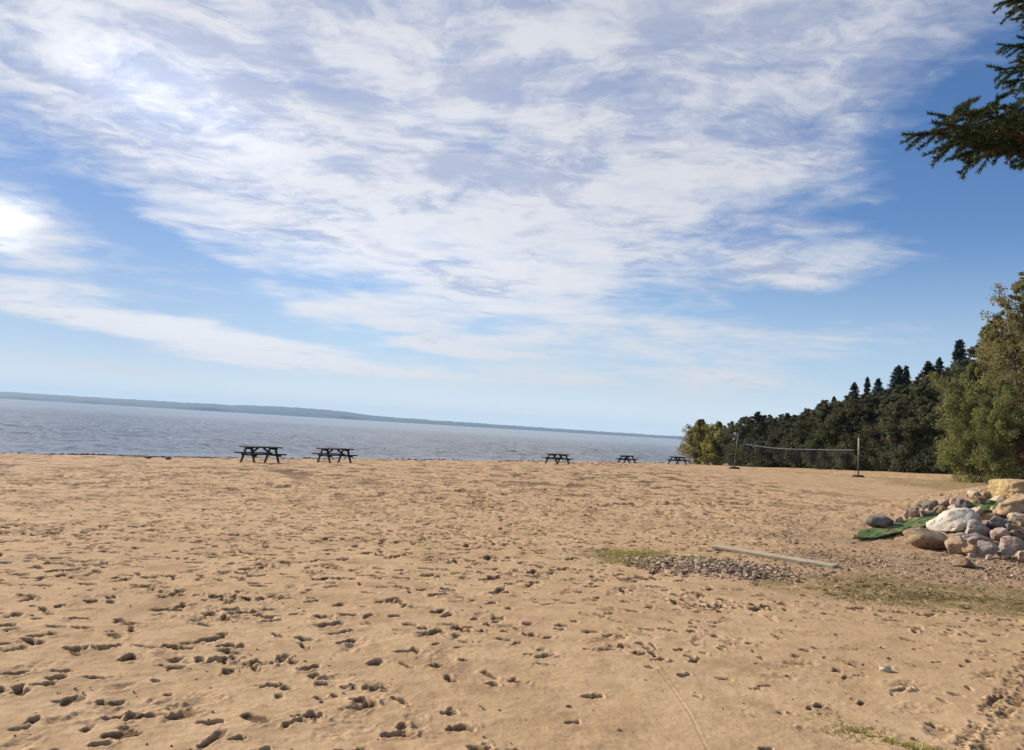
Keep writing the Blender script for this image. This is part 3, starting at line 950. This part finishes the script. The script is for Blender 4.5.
def bough_meshes(seed, L=3.0, spread=.85):
    """one spruce bough along +X with flat side sprays and hanging twigs, covered in needles"""
    R_ = random.Random(seed); g = np.random.default_rng(seed)
    segs = []; wood = MB()

    def curve(p, d, ln, n, droop, tip_up):
        pts = [p.copy()]; d = d.normalized()
        for i in range(n):
            t = i / n
            d = (d + Vector((R_.gauss(0, .05), R_.gauss(0, .05), droop * (1 - t) + tip_up * t))).normalized()
            p = p + d * (ln / n); pts.append(p.copy())
        return pts
    main = curve(Vector((0, 0, 0)), Vector((1, 0, .12)), L, 14, -.035, .03)
    wood.tube(main, [.034 * (1 - i / 15) + .005 for i in range(15)], 7)
    segs += [(main[i], main[i + 1], 1.0) for i in range(3, 14)]
    nside = 34
    for k in range(nside):
        t = .16 + .82 * k / nside
        i = min(13, int(t * 14)); p = main[i].lerp(main[i + 1], t * 14 - i)
        s = 1 if k % 2 else -1
        ln = spread * (math.sin(math.pi * min(1, .25 + .73 * t)) ** .9) * R_.uniform(.65, 1.1) + .10
        d = Vector((R_.uniform(.55, .95), s * R_.uniform(.65, 1.0), R_.uniform(-.25, .22)))
        c = curve(p, d, ln, 8, -.05, .05)
        wood.tube(c, [.010 * (1 - j / 9) + .002 for j in range(9)], 5)
        segs += [(c[j], c[j + 1], 1.0) for j in range(1 if ln > .4 else 0, 8)]
        for q_ in range(int(ln / .055)):
            u = R_.uniform(.18, .97); j = min(7, int(u * 8)); pp = c[j].lerp(c[j + 1], u * 8 - j)
            dd = (c[min(8, j + 1)] - c[j]).normalized()
            sd = Vector((-dd.y, dd.x, 0)) * (1 if q_ % 2 else -1)
            l3 = R_.uniform(.09, .26) * (1.15 - .6 * u)
            d3 = dd * R_.uniform(.5, 1) + sd * R_.uniform(.4, .9) + Vector((0, 0, R_.uniform(-.75, .25)))
            c3 = curve(pp, d3, l3, 3, -.05, .06)
            wood.tube(c3, [.004, .003, .0025, .0015], 4)
            segs += [(c3[j2], c3[j2 + 1], 1.0) for j2 in range(3)]
    V = []; T1 = []; T2 = []
    for a, b, wgt in segs:
        ln = (b - a).length; n = max(6, int(ln * 1000 * wgt))
        A = np.array(a); Bv = np.array(b); ax = (Bv - A) / max(ln, 1e-6)
        u = g.random(n)[:, None]; P = A + (Bv - A) * u
        rd = g.normal(size=(n, 3)); rd -= (rd @ ax)[:, None] * ax; rd /= np.linalg.norm(rd, axis=1, keepdims=True)
        rd[:, 2] += .25
        dr = rd + ax * g.uniform(.5, 1.1, (n, 1)); dr /= np.linalg.norm(dr, axis=1, keepdims=True)
        sd = np.cross(dr, g.normal(size=(n, 3))); sd /= np.linalg.norm(sd, axis=1, keepdims=True)
        nl = g.uniform(.022, .040, (n, 1)); wd_ = .0034
        V.append(np.stack([P - sd * wd_, P + sd * wd_, P + dr * nl], 1).reshape(-1, 3))
        tv = g.random() * .6
        T1.append(np.repeat(np.clip(tv + .4 * g.random(n), 0, 1), 3)); T2.append(np.repeat(np.full(n, g.random()), 3))
    V = np.concatenate(V)
    # turn the bough so that its tip lies on +X at distance L
    ch = main[-1]; rot = np.array(ch.normalized().rotation_difference(Vector((1, 0, 0))).to_matrix()) * (L / ch.length)
    V = V @ rot.T; wood.v = [tuple(p) for p in np.array(wood.v) @ rot.T]
    me = mesh_np('needles', V, np.arange(len(V)).reshape(-1, 3), needle_near)
    attr(me, 'tint', np.concatenate(T1)); attr(me, 'tint2', np.concatenate(T2))
    return wood.mesh('branch', twig_mat, True), me


def near_spruce():
    bx, by = 8.3, 8.9
    z0 = gz(bx, by)
    root = empty('spruce_tree', (bx, by, z0))
    tag(root, 'tall spruce standing just past the right edge, its boughs hanging into the top right sky', 'spruce')
    H = 13.5
    tr = MB()
    tr.tube([(0, 0, -.2), (0, 0, .3), (.03, 0, 3), (0, .04, 7), (0, 0, H)], [.30, .23, .19, .13, .015], 14)
    tr.build('trunk', bark_dark, root, smooth=True)
    protos = [bough_meshes(500, 3.0, .66), bough_meshes(512, 3.0, .60), bough_meshes(523, 3.0, .68)]

    def bough(pi, z, target=None, ang=None, ln=None, pitch=0.0):
        me_w, me_n = protos[pi]
        br = link('branch', me_w, root)
        nd = link('needles', me_n, br)
        if target is not None:
            v = target - Vector((bx, by, z0 + z)); ln = v.length
            ang = math.atan2(v.y, v.x); pitch = math.atan2(v.z, math.hypot(v.x, v.y))
        br.location = (0, 0, z); br.rotation_euler = (0, -pitch, ang); s = ln / 3.0
        br.scale = (s, s, s)
    # boughs seen in the photograph
    bough(0, 5.15, target=at(932, 122, 7.7))
    bough(1, 5.10, target=at(974, 112, 7.9))
    bough(2, 5.25, target=at(955, 108, 8.3))
    bough(2, 5.85, target=at(1016, 60, 7.9))
    bough(0, 5.7, target=at(1017, 36, 8.4))
    bough(1, 6.6, target=at(1016, -14, 8.1))
    R_ = random.Random(77)
    z = 5.2; k = 0
    while z < H - .3:
        ln = 2.9 * (1 - (z - 4.5) / (H - 4.2)) ** .8 + .25
        for j in range(4 if z < 9 else 3):
            a = R_.uniform(0, 6.28)
            # leave the lake-ward sector below the frame top to the boughs set above
            while z < 8.2 and abs((a - math.pi + 3.14159) % 6.28318 - 3.14159) < 1.15: a = R_.uniform(0, 6.28)
            bough((k + j) % 3, z + R_.uniform(-.15, .15), ang=a, ln=ln * R_.uniform(.8, 1.05), pitch=R_.uniform(-.25, .05))
        z += .55; k += 1


near_spruce()

# ------------------------------------------------------------------ rocks
def rock_mesh(seed, dims, mat, angular=.5, flat_top=None, sub=4):
    angular = min(1, angular + .25)
    import bmesh
    R_ = random.Random(seed)
    bm = bmesh.new(); bmesh.ops.create_icosphere(bm, subdivisions=sub, radius=1)
    co = np.array([v.co[:] for v in bm.verts])
    planes = []
    for k in range(int(8 + 12 * angular)):
        n = np.array([R_.gauss(0, 1), R_.gauss(0, 1), R_.gauss(0, .8)]); n /= np.linalg.norm(n)
        planes.append((n, R_.uniform(.50, .86)))
    if flat_top: planes.append((np.array([R_.gauss(0, .05), R_.gauss(0, .05), 1.0]), flat_top))
    for n, dcut in planes:
        dd = co @ n - dcut
        co = co - np.maximum(dd, 0)[:, None] * n * (.85 + .15 * angular)
    ph = R_.uniform(0, 50)
    nz = fbm(co[:, 0] * 1.6 + ph, co[:, 1] * 1.6 + co[:, 2] * 1.3, seed, 4) - .5
    n2 = fbm(co[:, 0] * 6 + ph, co[:, 1] * 6 + co[:, 2] * 5, seed + 5, 3) - .5
    co = co * (1 + .34 * nz + .19 * n2)[:, None]
    ext = (co.max(0) - co.min(0)); mid = (co.max(0) + co.min(0)) / 2
    co = (co - mid) / ext * np.array(dims)
    co[:, 2] += dims[2] * .5
    for v, c in zip(bm.verts, co): v.co = c
    me = bpy.data.meshes.new('rock'); bm.to_mesh(me); bm.free()
    me.polygons.foreach_set('use_smooth', [True] * len(me.polygons))
    me.materials.append(mat)
    return me


rmat = {
    'clay': surf_mat('brown_grey_stone', (0.31, 0.225, 0.145), (0.22, 0.15, 0.092), 4, c3=(0.14, 0.10, 0.065), bdist=.03, bump=.8),
    'white': surf_mat('pale_limestone', (0.56, 0.51, 0.43), (0.44, 0.39, 0.32), 3, c3=(0.27, 0.21, 0.165), bdist=.03, bump=.8),
    'cream': surf_mat('cream_stone', (0.47, 0.39, 0.29), (0.38, 0.30, 0.21), 4, c3=(0.24, 0.18, 0.12), bdist=.03, bump=.8),
    'tan': surf_mat('tan_stone', (0.40, 0.28, 0.17), (0.31, 0.21, 0.125), 4, c3=(0.19, 0.13, 0.08), bdist=.03, bump=.8),
    'grey': surf_mat('grey_granite', (0.33, 0.285, 0.25), (0.235, 0.20, 0.175), 5, c3=(0.11, 0.10, 0.095), bdist=.03, bump=.8),
    'pink': surf_mat('pink_granite', (0.42, 0.305, 0.245), (0.32, 0.23, 0.185), 5, c3=(0.19, 0.13, 0.11), bdist=.03, bump=.8),
    'brown': surf_mat('brown_stone', (0.23, 0.155, 0.095), (0.16, 0.105, 0.066), 4, c3=(0.10, 0.07, 0.05), bdist=.03, bump=.8),
    'dark': surf_mat('charcoal_stone', (0.19, 0.165, 0.145), (0.115, 0.10, 0.088), 4, c3=(0.13, 0.11, 0.09), bdist=.02),
    'sandstone': surf_mat('yellow_sandstone', (0.52, 0.375, 0.19), (0.40, 0.275, 0.13), 4, c3=(0.27, 0.18, 0.085), bump=.8, bdist=.04),
}
# x0, x1, y_top, y_bottom in the photograph, colour, angularity, label, options
rocks = [
    (932, 984, 509, 533, 'white', .45, 'large off-white boulder leaning over the green mat, brightest in the bank', {'tilt': .32}),
    (905, 952, 529, 550, 'clay', .5, 'wide low brown boulder with a greyish top at the near end of the green mat', {}),
    (996, 1040, 494, 518, 'tan', .8, 'big streaked tan slab right under the flat-topped yellow block', {'tilt': .12}),
    (965, 988, 519, 538, 'grey', .2, 'smooth blue-grey cobble against the dark side of the off-white boulder', {}),
    (964, 992, 533, 546, 'grey', .25, 'long low grey stone below the smooth blue-grey cobble', {}),
    (988, 1010, 527, 543, 'pink', .2, 'rounded mauve stone in the middle of the near rocks, right of the smooth grey cobble', {}),
    (1001, 1025, 536, 551, 'pink', .25, 'broad pink stone below and right of the rounded mauve stone', {}),
    (976, 999, 540, 559, 'grey', .6, 'blocky grey rock with a pale left face, lowest at the foot of the bank', {}),
    (994, 1015, 545, 559, 'grey', .3, 'rounded grey-brown stone right of the blocky grey rock at the foot of the bank', {}),
    (945, 966, 535, 555, 'tan', .7, 'pointed golden-tan rock at the near foot of the bank, beside the wide brown boulder', {}),
    (950, 967, 533, 542, 'grey', .2, 'small round grey cobble perched behind the pointed golden-tan rock', {}),
    (962, 979, 544, 557, 'tan', .35, 'small tan stone wedged between the pointed golden rock and the blocky grey rock', {}),
    (1009, 1032, 513, 526, 'cream', .3, 'light grey-cream stone at the right edge, under the streaked tan slab', {}),
    (1004, 1015, 523, 531, 'dark', .3, 'little dark grey stone above the rounded mauve stone', {}),
    (1010, 1032, 528, 541, 'brown', .3, 'grey-purple stone at the right edge, behind the broad pink stone', {}),
    (985, 1011, 516, 530, 'dark', .5, 'flat dark brown rock in the shade below the streaked tan slab', {}),
    (969, 985, 506, 519, 'cream', .4, 'cream stone sitting behind the upper end of the off-white boulder', {}),
    (1013, 1036, 550, 563, 'cream', .3, 'cream stone lowest at the right edge, beyond the grey-brown stone', {}),
    (919, 937, 500, 514, 'dark', .8, 'charcoal wedge-shaped rock standing in the back row beyond the green mat', {}),
    (904, 920, 506, 521, 'pink', .7, 'pink pyramid-shaped rock at the back edge of the green mat', {}),
    (920, 936, 510, 518, 'grey', .3, 'low grey stone in front of the charcoal wedge-shaped rock', {}),
    (934, 947, 505, 516, 'tan', .25, 'round tan stone, left of two beside the green mat', {}),
    (946, 960, 504, 514, 'cream', .25, 'round cream stone, right of two beside the green mat', {}),
    (936, 953, 498, 507, 'pink', .3, 'reddish stone right of the charcoal wedge, in the back row', {}),
    (951, 966, 497, 509, 'pink', .4, 'pale pink stone midway up the back row', {}),
    (958, 972, 499, 510, 'dark', .4, 'dark stone half hidden beside the pale pink stone of the back row', {}),
    (968, 982, 489, 500, 'cream', .4, 'light tan rounded stone high in the back row, left of the sunlit tan rock', {}),
    (979, 998, 487, 500, 'tan', .6, 'sunlit upright tan rock next to the flat-topped yellow block', {}),
    (973, 988, 496, 507, 'brown', .5, 'brown rock below the sunlit upright tan rock', {}),
    (993, 1007, 495, 506, 'cream', .4, 'cream rock tucked under the left corner of the flat-topped yellow block', {}),
    (866, 895, 515, 531, 'dark', .7, 'dark squarish boulder with a grey top, alone at the sandy end of the bank', {'flat': .55, 'tilt': .05}),
    (895, 904, 517, 525, 'grey', .3, 'small grey stone between the dark squarish boulder and the pink pyramid rock', {}),
]
for i, (x0, x1, y0, y1, colr, ang, lab, opt) in enumerate(rocks):
    xc = (x0 + x1) / 2
    g = ground_at(xc, y1 - .5)
    wd = (x1 - x0) * g.y / F_PX * 1.03
    dp = wd * .8
    yc = g.y + dp * .30
    zb = at(xc, y1, yc).z; zt = at(xc, y0, yc).z
    wd = (x1 - x0) * yc / F_PX * 1.0; ht = (zt - zb) * .97
    me = rock_mesh(900 + i * 3, (wd, dp, ht * 1.03), rmat[colr], ang, opt.get('flat'))
    o = link('boulder' if wd > .55 else 'rock', me)
    o.location = (at(xc, y1, yc).x, yc, zb)
    o.rotation_euler = (0, -opt.get('tilt', 0.0) if 'tilt' in opt else random.uniform(-.12, .12), random.uniform(-.25, .25))
    tag(o, lab, 'rock', 'rocks of the bank on the right')

# smaller stones filling the gaps
R_ = random.Random(91)
for k, (px, py, wpx, colr) in enumerate([(957, 552, 9, 'tan'), (972, 558, 8, 'grey'), (990, 560, 8, 'cream'), (1004, 560, 9, 'tan'), (941, 549, 8, 'brown'), (1000, 541, 9, 'cream'),
        (986, 531, 8, 'tan'), (1012, 522, 8, 'pink'), (962, 505, 8, 'tan'), (986, 505, 8, 'cream'), (928, 513, 7, 'cream'), (912, 521, 7, 'tan'), (972, 497, 7, 'pink'), (995, 512, 9, 'tan'), (1019, 557, 8, 'grey'), (1000, 523, 8, 'brown')]):
    g = ground_at(px, py); wd = wpx * g.y / F_PX
    o = link('rock', rock_mesh(1500 + k, (wd, wd * .9, wd * R_.uniform(.55, .8)), rmat[colr], .6, sub=3), loc=(g.x, g.y, g.z - wd * .12))
    o.rotation_euler = (0, 0, R_.uniform(0, 3))
    tag(o, 'small stone filling a gap among the bigger rocks of the right bank', 'rock', 'small stones filling the rock bank')

# flat-topped block
def block_mesh(seed, dims, mat):
    import bmesh
    bm = bmesh.new(); bmesh.ops.create_cube(bm, size=2)
    bmesh.ops.subdivide_edges(bm, edges=bm.edges[:], cuts=22, use_grid_fill=True)
    co = np.array([v.co[:] for v in bm.verts])
    # round the corners a little, slope the sides, pit the faces but keep the sawn top flat
    p = 7.0
    nrm = (np.abs(co) ** p).sum(1) ** (1 / p); co = co / nrm[:, None]
    taper = 1 - .10 * (co[:, 2] + 1) / 2
    def n3(k, sd): return (fbm(co[:, 0] * k + 7, co[:, 1] * k, sd, 3) + fbm(co[:, 1] * k + 3, co[:, 2] * k, sd + 40, 3) + fbm(co[:, 2] * k + 9, co[:, 0] * k, sd + 80, 3)) / 3 - .5
    nz = n3(1.7, seed); n2 = n3(5.5, seed + 3)
    side = 1 - sstep((co[:, 2] - .86) / .1)
    f = taper * (1 + (.55 * nz + .26 * n2) * (.35 + .65 * side))
    co[:, 0] *= f; co[:, 1] *= f
    co[:, 2] += .03 * nz * (1 - side) + .07 * co[:, 0] * (1 - side)
    co = co * np.array(dims) / 2; co[:, 2] += dims[2] / 2
    for v, c in zip(bm.verts, co): v.co = c
    me = bpy.data.meshes.new('block'); bm.to_mesh(me); bm.free()
    me.polygons.foreach_set('use_smooth', [True] * len(me.polygons)); me.materials.append(mat)
    return me


yb_ = 16.6
zb = at(1012, 499, yb_).z; zt = at(1012, 479.5, yb_).z
o = link('stone_block', block_mesh(1201, (.80, .70, zt - zb + .02), rmat['sandstone']), loc=(at(1013.5, 490, yb_).x, yb_, zb - .02))
o.rotation_euler = (0, 0, .5)
tag(o, 'yellow flat-topped rough block highest on the rock bank', 'boulder')

# odd stones elsewhere
for px, py, wpx, colr, lab in [(993, 480, 8, 'white', 'small white stone on the sand under the willows, beyond the rock bank'),
                               (885, 671, 12, 'cream', 'small pale stone alone on the trampled sand in the right foreground'),
                               (964, 567, 22, 'brown', 'flat dark brown clod lying on the gravelly soil below the rocks'),
                               (148, 458.5, 7, 'dark', 'small dark stone at the waterline, left one of two'),
                               (168, 459.5, 8, 'dark', 'small dark stone at the waterline, right one of two')]:
    g = ground_at(px, py)
    wd = wpx * g.y / F_PX
    o = link('rock', rock_mesh(1300 + px, (wd, wd * .9, wd * .5), rmat[colr], .4, sub=3), loc=(g.x, g.y, g.z - wd * .1))
    o.rotation_euler = (0, 0, random.uniform(0, 3))
    tag(o, lab, 'rock')

# ------------------------------------------------------------------ green mat
def build_mat():
    m, nt, b = new_mat('green_artificial_turf')
    tc = nt.node('ShaderNodeTexCoord').outputs['Object']
    n = nt.noise(tc, 60, 4, .7); n0 = nt.noise(tc, 3, 4, .6)
    c = nt.mix(nt.rng(n, .35, .65), (0.036, 0.078, 0.020), (0.064, 0.128, 0.034))
    c = nt.mix(nt.rng(n0, .5, .75, 0, .5), c, (0.085, 0.13, 0.04))
    c = nt.mix(nt.m('MULTIPLY', nt.rng(nt.noise(tc, 5, 6, .7), .47, .64, 0, .92), nt.rng(n, .35, .6)), c, (0.33, 0.225, 0.135))
    nt.put(b.inputs['Base Color'], c); b.inputs['Roughness'].default_value = .9
    nt.put(b.inputs['Normal'], nt.bump(n, .7, .01))
    # centre line of the strip with its near and far borders, draped on the bank
    near = [(853, 541), (880, 538.5), (908, 533), (940, 525), (965, 518), (990, 512), (1012, 507)]
    far = [(860, 531.5), (885, 527.5), (910, 521), (938, 513.5), (962, 507), (986, 501.5), (1008, 497)]
    A = [ground_at(*p) for p in near]; Bp = [ground_at(*p) for p in far]
    n_l, n_w = 48, 9
    v = []
    R_ = random.Random(5)
    for i in range(n_l + 1):
        t = i / n_l * (len(A) - 1); k = min(len(A) - 2, int(t)); fr = t - k
        a = A[k].lerp(A[k + 1], fr); b_ = Bp[k].lerp(Bp[k + 1], fr)
        if (b_ - a).length > 1.7: b_ = a + (b_ - a).normalized() * 1.7
        a = a.lerp(b_, .05 * R_.random()); b_ = b_.lerp(a, .04 * R_.random())
        for j in range(n_w + 1):
            p = a.lerp(b_, j / n_w)
            v.append((p.x, p.y, gz(p.x, p.y) + .05 + .014 * math.sin(i * .7 + j) + .05 * float(fbm(np.array([i * .35]), np.array([j * .5]), 77, 2)[0] - .5)))
    nv = len(v)
    v += [(p[0], p[1], p[2] - .03) for p in v]
    W1 = n_w + 1
    f = []
    for i in range(n_l):
        for j in range(n_w):
            q_ = [i * W1 + j, (i + 1) * W1 + j, (i + 1) * W1 + j + 1, i * W1 + j + 1]
            f.append(q_); f.append([nv + k for k in reversed(q_)])
    def side(a, b_): f.append([a, b_, nv + b_, nv + a])
    for i in range(n_l):
        side((i + 1) * W1, i * W1); side(i * W1 + n_w, (i + 1) * W1 + n_w)
    for j in range(n_w):
        side(j, j + 1); side(n_l * W1 + j + 1, n_l * W1 + j)
    o = link('turf_mat', mesh_np('turf_mat', v, f, m, False))
    tag(o, 'long strip of bright green artificial turf laid up the rock bank', 'mat')
    return v


build_mat()

# ------------------------------------------------------------------ plank
pl = MB()
p0 = ground_at(716, 549.5); p1 = ground_at(838, 568)
dirp = (p1 - p0).normalized()
plank_mat = surf_mat('sun_bleached_plank', (0.47, 0.385, 0.27), (0.37, 0.30, 0.20), scale=4, stretch=(1, 7, 7), c3=(0.22, 0.17, 0.11), bdist=.006)
L_ = (p1 - p0).length
nseg = 10
for k in range(2):
    pl.bar((0, -.065 + k * .134, 0), (L_, -.065 + k * .134, 0), .13, .045)
po = pl.build('plank', plank_mat, None, bevel=.006)
po.matrix_world = Matrix.Translation(p0 + Vector((0, .08, .034))) @ Vector((dirp.x, dirp.y, (p1.z - p0.z - .03) / L_)).to_track_quat('X', 'Z').to_matrix().to_4x4()
tag(po, 'pale weathered timber plank lying half buried beside the gravel heap', 'plank')

# ------------------------------------------------------------------ gravel, grass, shore litter
def pebbles(name, spots, mat_list, label, seed):
    g = np.random.default_rng(seed)
    import bmesh
    bm = bmesh.new(); bmesh.ops.create_icosphere(bm, subdivisions=1, radius=1)
    bv = np.array([v.co[:] for v in bm.verts]); bf = np.array([[v.index for v in f.verts] for f in bm.faces]); bm.free()
    V = []; Fc = []; T = []
    for k, (x, y, r) in enumerate(spots):
        s = np.array([r * g.uniform(.7, 1.3), r * g.uniform(.7, 1.3), r * g.uniform(.45, .8)])
        a = g.uniform(0, 6.28); c, sn = math.cos(a), math.sin(a)
        p = bv * (1 + .18 * g.normal(size=(len(bv), 1))) * s
        p = np.stack([p[:, 0] * c - p[:, 1] * sn, p[:, 0] * sn + p[:, 1] * c, p[:, 2]], -1)
        V.append(p + np.array([x, y, gz(x, y) + r * .25])); Fc.append(bf + k * len(bv)); T.append(np.full(len(bv), g.random()))
    me = mesh_np(name, np.concatenate(V), np.concatenate(Fc), mat_list, False)
    attr(me, 'tint', np.concatenate(T))
    o = link(name, me); tag(o, label, name, kind='stuff')


def tint_mat(name, cols, rough=.85):
    m, nt, b = new_mat(name)
    t = nt.at('tint')
    cr = nt.node('ShaderNodeValToRGB'); nt.put(cr.inputs[0], t)
    els = cr.color_ramp.elements
    while len(els) < len(cols): els.new(.5)
    for i, c in enumerate(cols): els[i].position = i / (len(cols) - 1); els[i].color = (*c, 1)
    nt.put(b.inputs['Base Color'], cr.outputs[0]); b.inputs['Roughness'].default_value = rough
    return m


gravel_mat = tint_mat('mixed_gravel', [(0.06, .042, .03), (.25, .165, .105), (.36, .25, .165), (.15, .10, .067), (.46, .35, .25), (.20, .125, .078)])
R_ = random.Random(21)
sp_ = []
for k in range(4200):
    x = 2.85 + R_.gauss(0, .45); y = 10.6 + R_.gauss(0, .32)
    sp_.append((x, y, R_.uniform(.006, .020) if R_.random() < .85 else R_.uniform(.020, .042)))
for k in range(3800):
    a_ = R_.random(); x = 4.2 + a_ * 5.2 + R_.gauss(0, .4); y = 12.1 + R_.gauss(0, .95) - .05 * (x - 7)
    if fbm(np.array([x * .9]), np.array([y * .9]), 87, 2)[0] < R_.uniform(.3, .6): continue
    sp_.append((x, y, R_.uniform(.005, .015) if R_.random() < .96 else R_.uniform(.015, .032)))
for k in range(900):
    x = R_.uniform(7.0, 9.5); y = 12.0 + R_.gauss(0, .6)
    sp_.append((x, y, R_.uniform(.008, .03)))
pebbles('gravel', sp_, gravel_mat, 'loose mixed gravel heaped by the plank and strewn below the rocks', 4)
sp_ = []
for k in range(900):
    # pale stones strung along the waterline towards the shrubs
    t = R_.random() ** .8; px = 500 + 200 * t
    d = ray(px, 460); Yw = (SHORE_C) / (SHORE_N[0] * d.x + SHORE_N[1])
    Yw -= abs(R_.gauss(0.6, .9)); sp_.append((d.x * Yw, Yw, R_.uniform(.04, .13)))
sp_q = []
for k in range(2600):
    rr = math.sqrt(R_.uniform(3.3 ** 2, 15 ** 2)); tt = R_.uniform(R(-37), R(37)); sp_q.append((rr * math.sin(tt), rr * math.cos(tt), R_.uniform(.003, .009) if R_.random() < .93 else R_.uniform(.009, .018)))
pebbles('sand_clods', sp_q, tint_mat('sand_clod', [(.30, .20, .115), (.16, .10, .06), (.38, .27, .16), (.10, .07, .045)]), 'small crumbs of sand, twig and grit scattered over the beach', 12)
pebbles('shore_stones', sp_, tint_mat('pale_shore_stone', [(.2, .17, .15), (.45, .40, .35), (.52, .44, .38), (.28, .20, .17)]), 'pale stones strung along the waterline near the shrubs', 6)
sp_ = []
for k in range(1300):
    px = R_.uniform(-120, 560) if k % 3 else R_.uniform(0, 230)
    d = ray(px, 460); Yw = (SHORE_C) / (SHORE_N[0] * d.x + SHORE_N[1])
    Yw -= abs(R_.gauss(1.0, 1.1)); sp_.append((d.x * Yw, Yw, R_.uniform(.02, .09)))
pebbles('shore_litter', sp_, tint_mat('dark_wet_litter', [(.03, .025, .02), (.06, .045, .035), (.10, .08, .06)]), 'dark line of washed-up litter along the waterline', 8)


def grass(spots, mat, label, seed, hmin, hmax):
    g = np.random.default_rng(seed); n = len(spots)
    P = np.array([(x, y, gz(x, y) - .005) for x, y in spots])
    a = g.uniform(0, 6.28, n); side = np.stack([np.cos(a), np.sin(a), np.zeros(n)], -1)
    lean = np.stack([g.normal(0, .6, n), g.normal(0, .6, n), np.ones(n)], -1); lean /= np.linalg.norm(lean, axis=1, keepdims=True)
    h = g.uniform(hmin, hmax, n)[:, None]; wd = .0035 + h * .03
    mid = P + lean * h * .55; tip = P + lean * h * .9 + np.stack([g.normal(0, .35, n), g.normal(0, .35, n), np.zeros(n)], -1) * h
    V = np.stack([P - side * wd, P + side * wd, mid + side * wd * .7, mid - side * wd * .7, tip], 1).reshape(-1, 3)
    b = np.arange(n)[:, None] * 5
    f3 = np.concatenate([b + np.array([[0, 1, 2]]), b + np.array([[0, 2, 3]]), b + np.array([[3, 2, 4]])])
    me = mesh_np('grass', V, f3, mat); t = np.repeat(g.random(n), 5); attr(me, 'tint', t); attr(me, 'tint2', t)
    o = link('grass', me); tag(o, label, 'grass', kind='stuff')


green_grass = leaf_mat('short_green_grass', (0.21, 0.20, 0.036), (0.38, 0.34, 0.085), (.42, .34, .14), acc_amt=.15, trans=.3)
olive_weed = leaf_mat('dry_olive_weed', (0.10, 0.088, 0.030), (0.20, 0.155, 0.06), (.25, .18, .09), acc_amt=.25, trans=.25)


def patch(cx, cy, rx, ry, n, seed):
    R2 = random.Random(seed); out = []
    while len(out) < n:
        u, v = R2.gauss(0, .55), R2.gauss(0, .55); x, y = cx + u * rx, cy + v * ry
        if fbm(np.array([x * 2.2]), np.array([y * 2.2]), seed, 3)[0] + R2.gauss(0, .06) > .46: out.append((x, y))
    return out


g1 = ground_at(668, 559)
grass(patch(g1.x, g1.y, .60, .75, 5200, 31), green_grass, 'yellow-green patch of short grass left of the gravel heap', 41, .015, .05)
grass(patch(5.0, 9.6, 1.9, .8, 5200, 37) + patch(7.0, 9.6, 1.6, .7, 3200, 38), olive_weed, 'dry olive weeds spread over the soil between plank and right edge', 43, .01, .032)
ga = ground_at(842, 731); gb = ground_at(912, 745); gc = ground_at(800, 722)
grass(patch(ga.x, ga.y, .26, .12, 230, 51) + patch(gb.x, gb.y, .16, .07, 260, 52) + patch(gc.x, gc.y + .1, .2, .1, 80, 53), green_grass, 'thin tufts of green grass in the sand at the bottom right', 47, .01, .035)

# ------------------------------------------------------------------ air
def haze():
    m = bpy.data.materials.new('air'); m.use_nodes = True
    nt = NT(m.node_tree); nt.n.remove(nt.n['Principled BSDF'])
    pv = nt.node('ShaderNodeVolumePrincipled')
    pv.inputs['Color'].default_value = (0.48, 0.71, 1.0, 1); pv.inputs['Density'].default_value = 0.00009
    nt.l.new(pv.outputs[0], nt.n['Material Output'].inputs['Volume'])
    b = MB(); s = 10800
    b.quadbox([(-s, -s, -25), (s, -s, -25), (s, s, -25), (-s, s, -25), (-s, -s, 160), (s, -s, 160), (s, s, 160), (-s, s, 160)])
    o = b.build('haze', m); tag(o, 'thin bluish air between the beach and the far hills', 'haze', kind='stuff')


USE_HAZE = True
if USE_HAZE: haze()

# ------------------------------------------------------------------ render settings
scene.render.engine = 'CYCLES'
scene.cycles.use_denoising = True
scene.cycles.max_bounces = 6
scene.cycles.diffuse_bounces = 3
scene.cycles.transparent_max_bounces = 8
scene.cycles.volume_bounces = 0
scene.view_settings.view_transform = 'Standard'
scene.view_settings.look = 'None'
scene.view_settings.gamma = 1.0
scene.view_settings.exposure = 0.67
scene.view_settings.use_curve_mapping = False
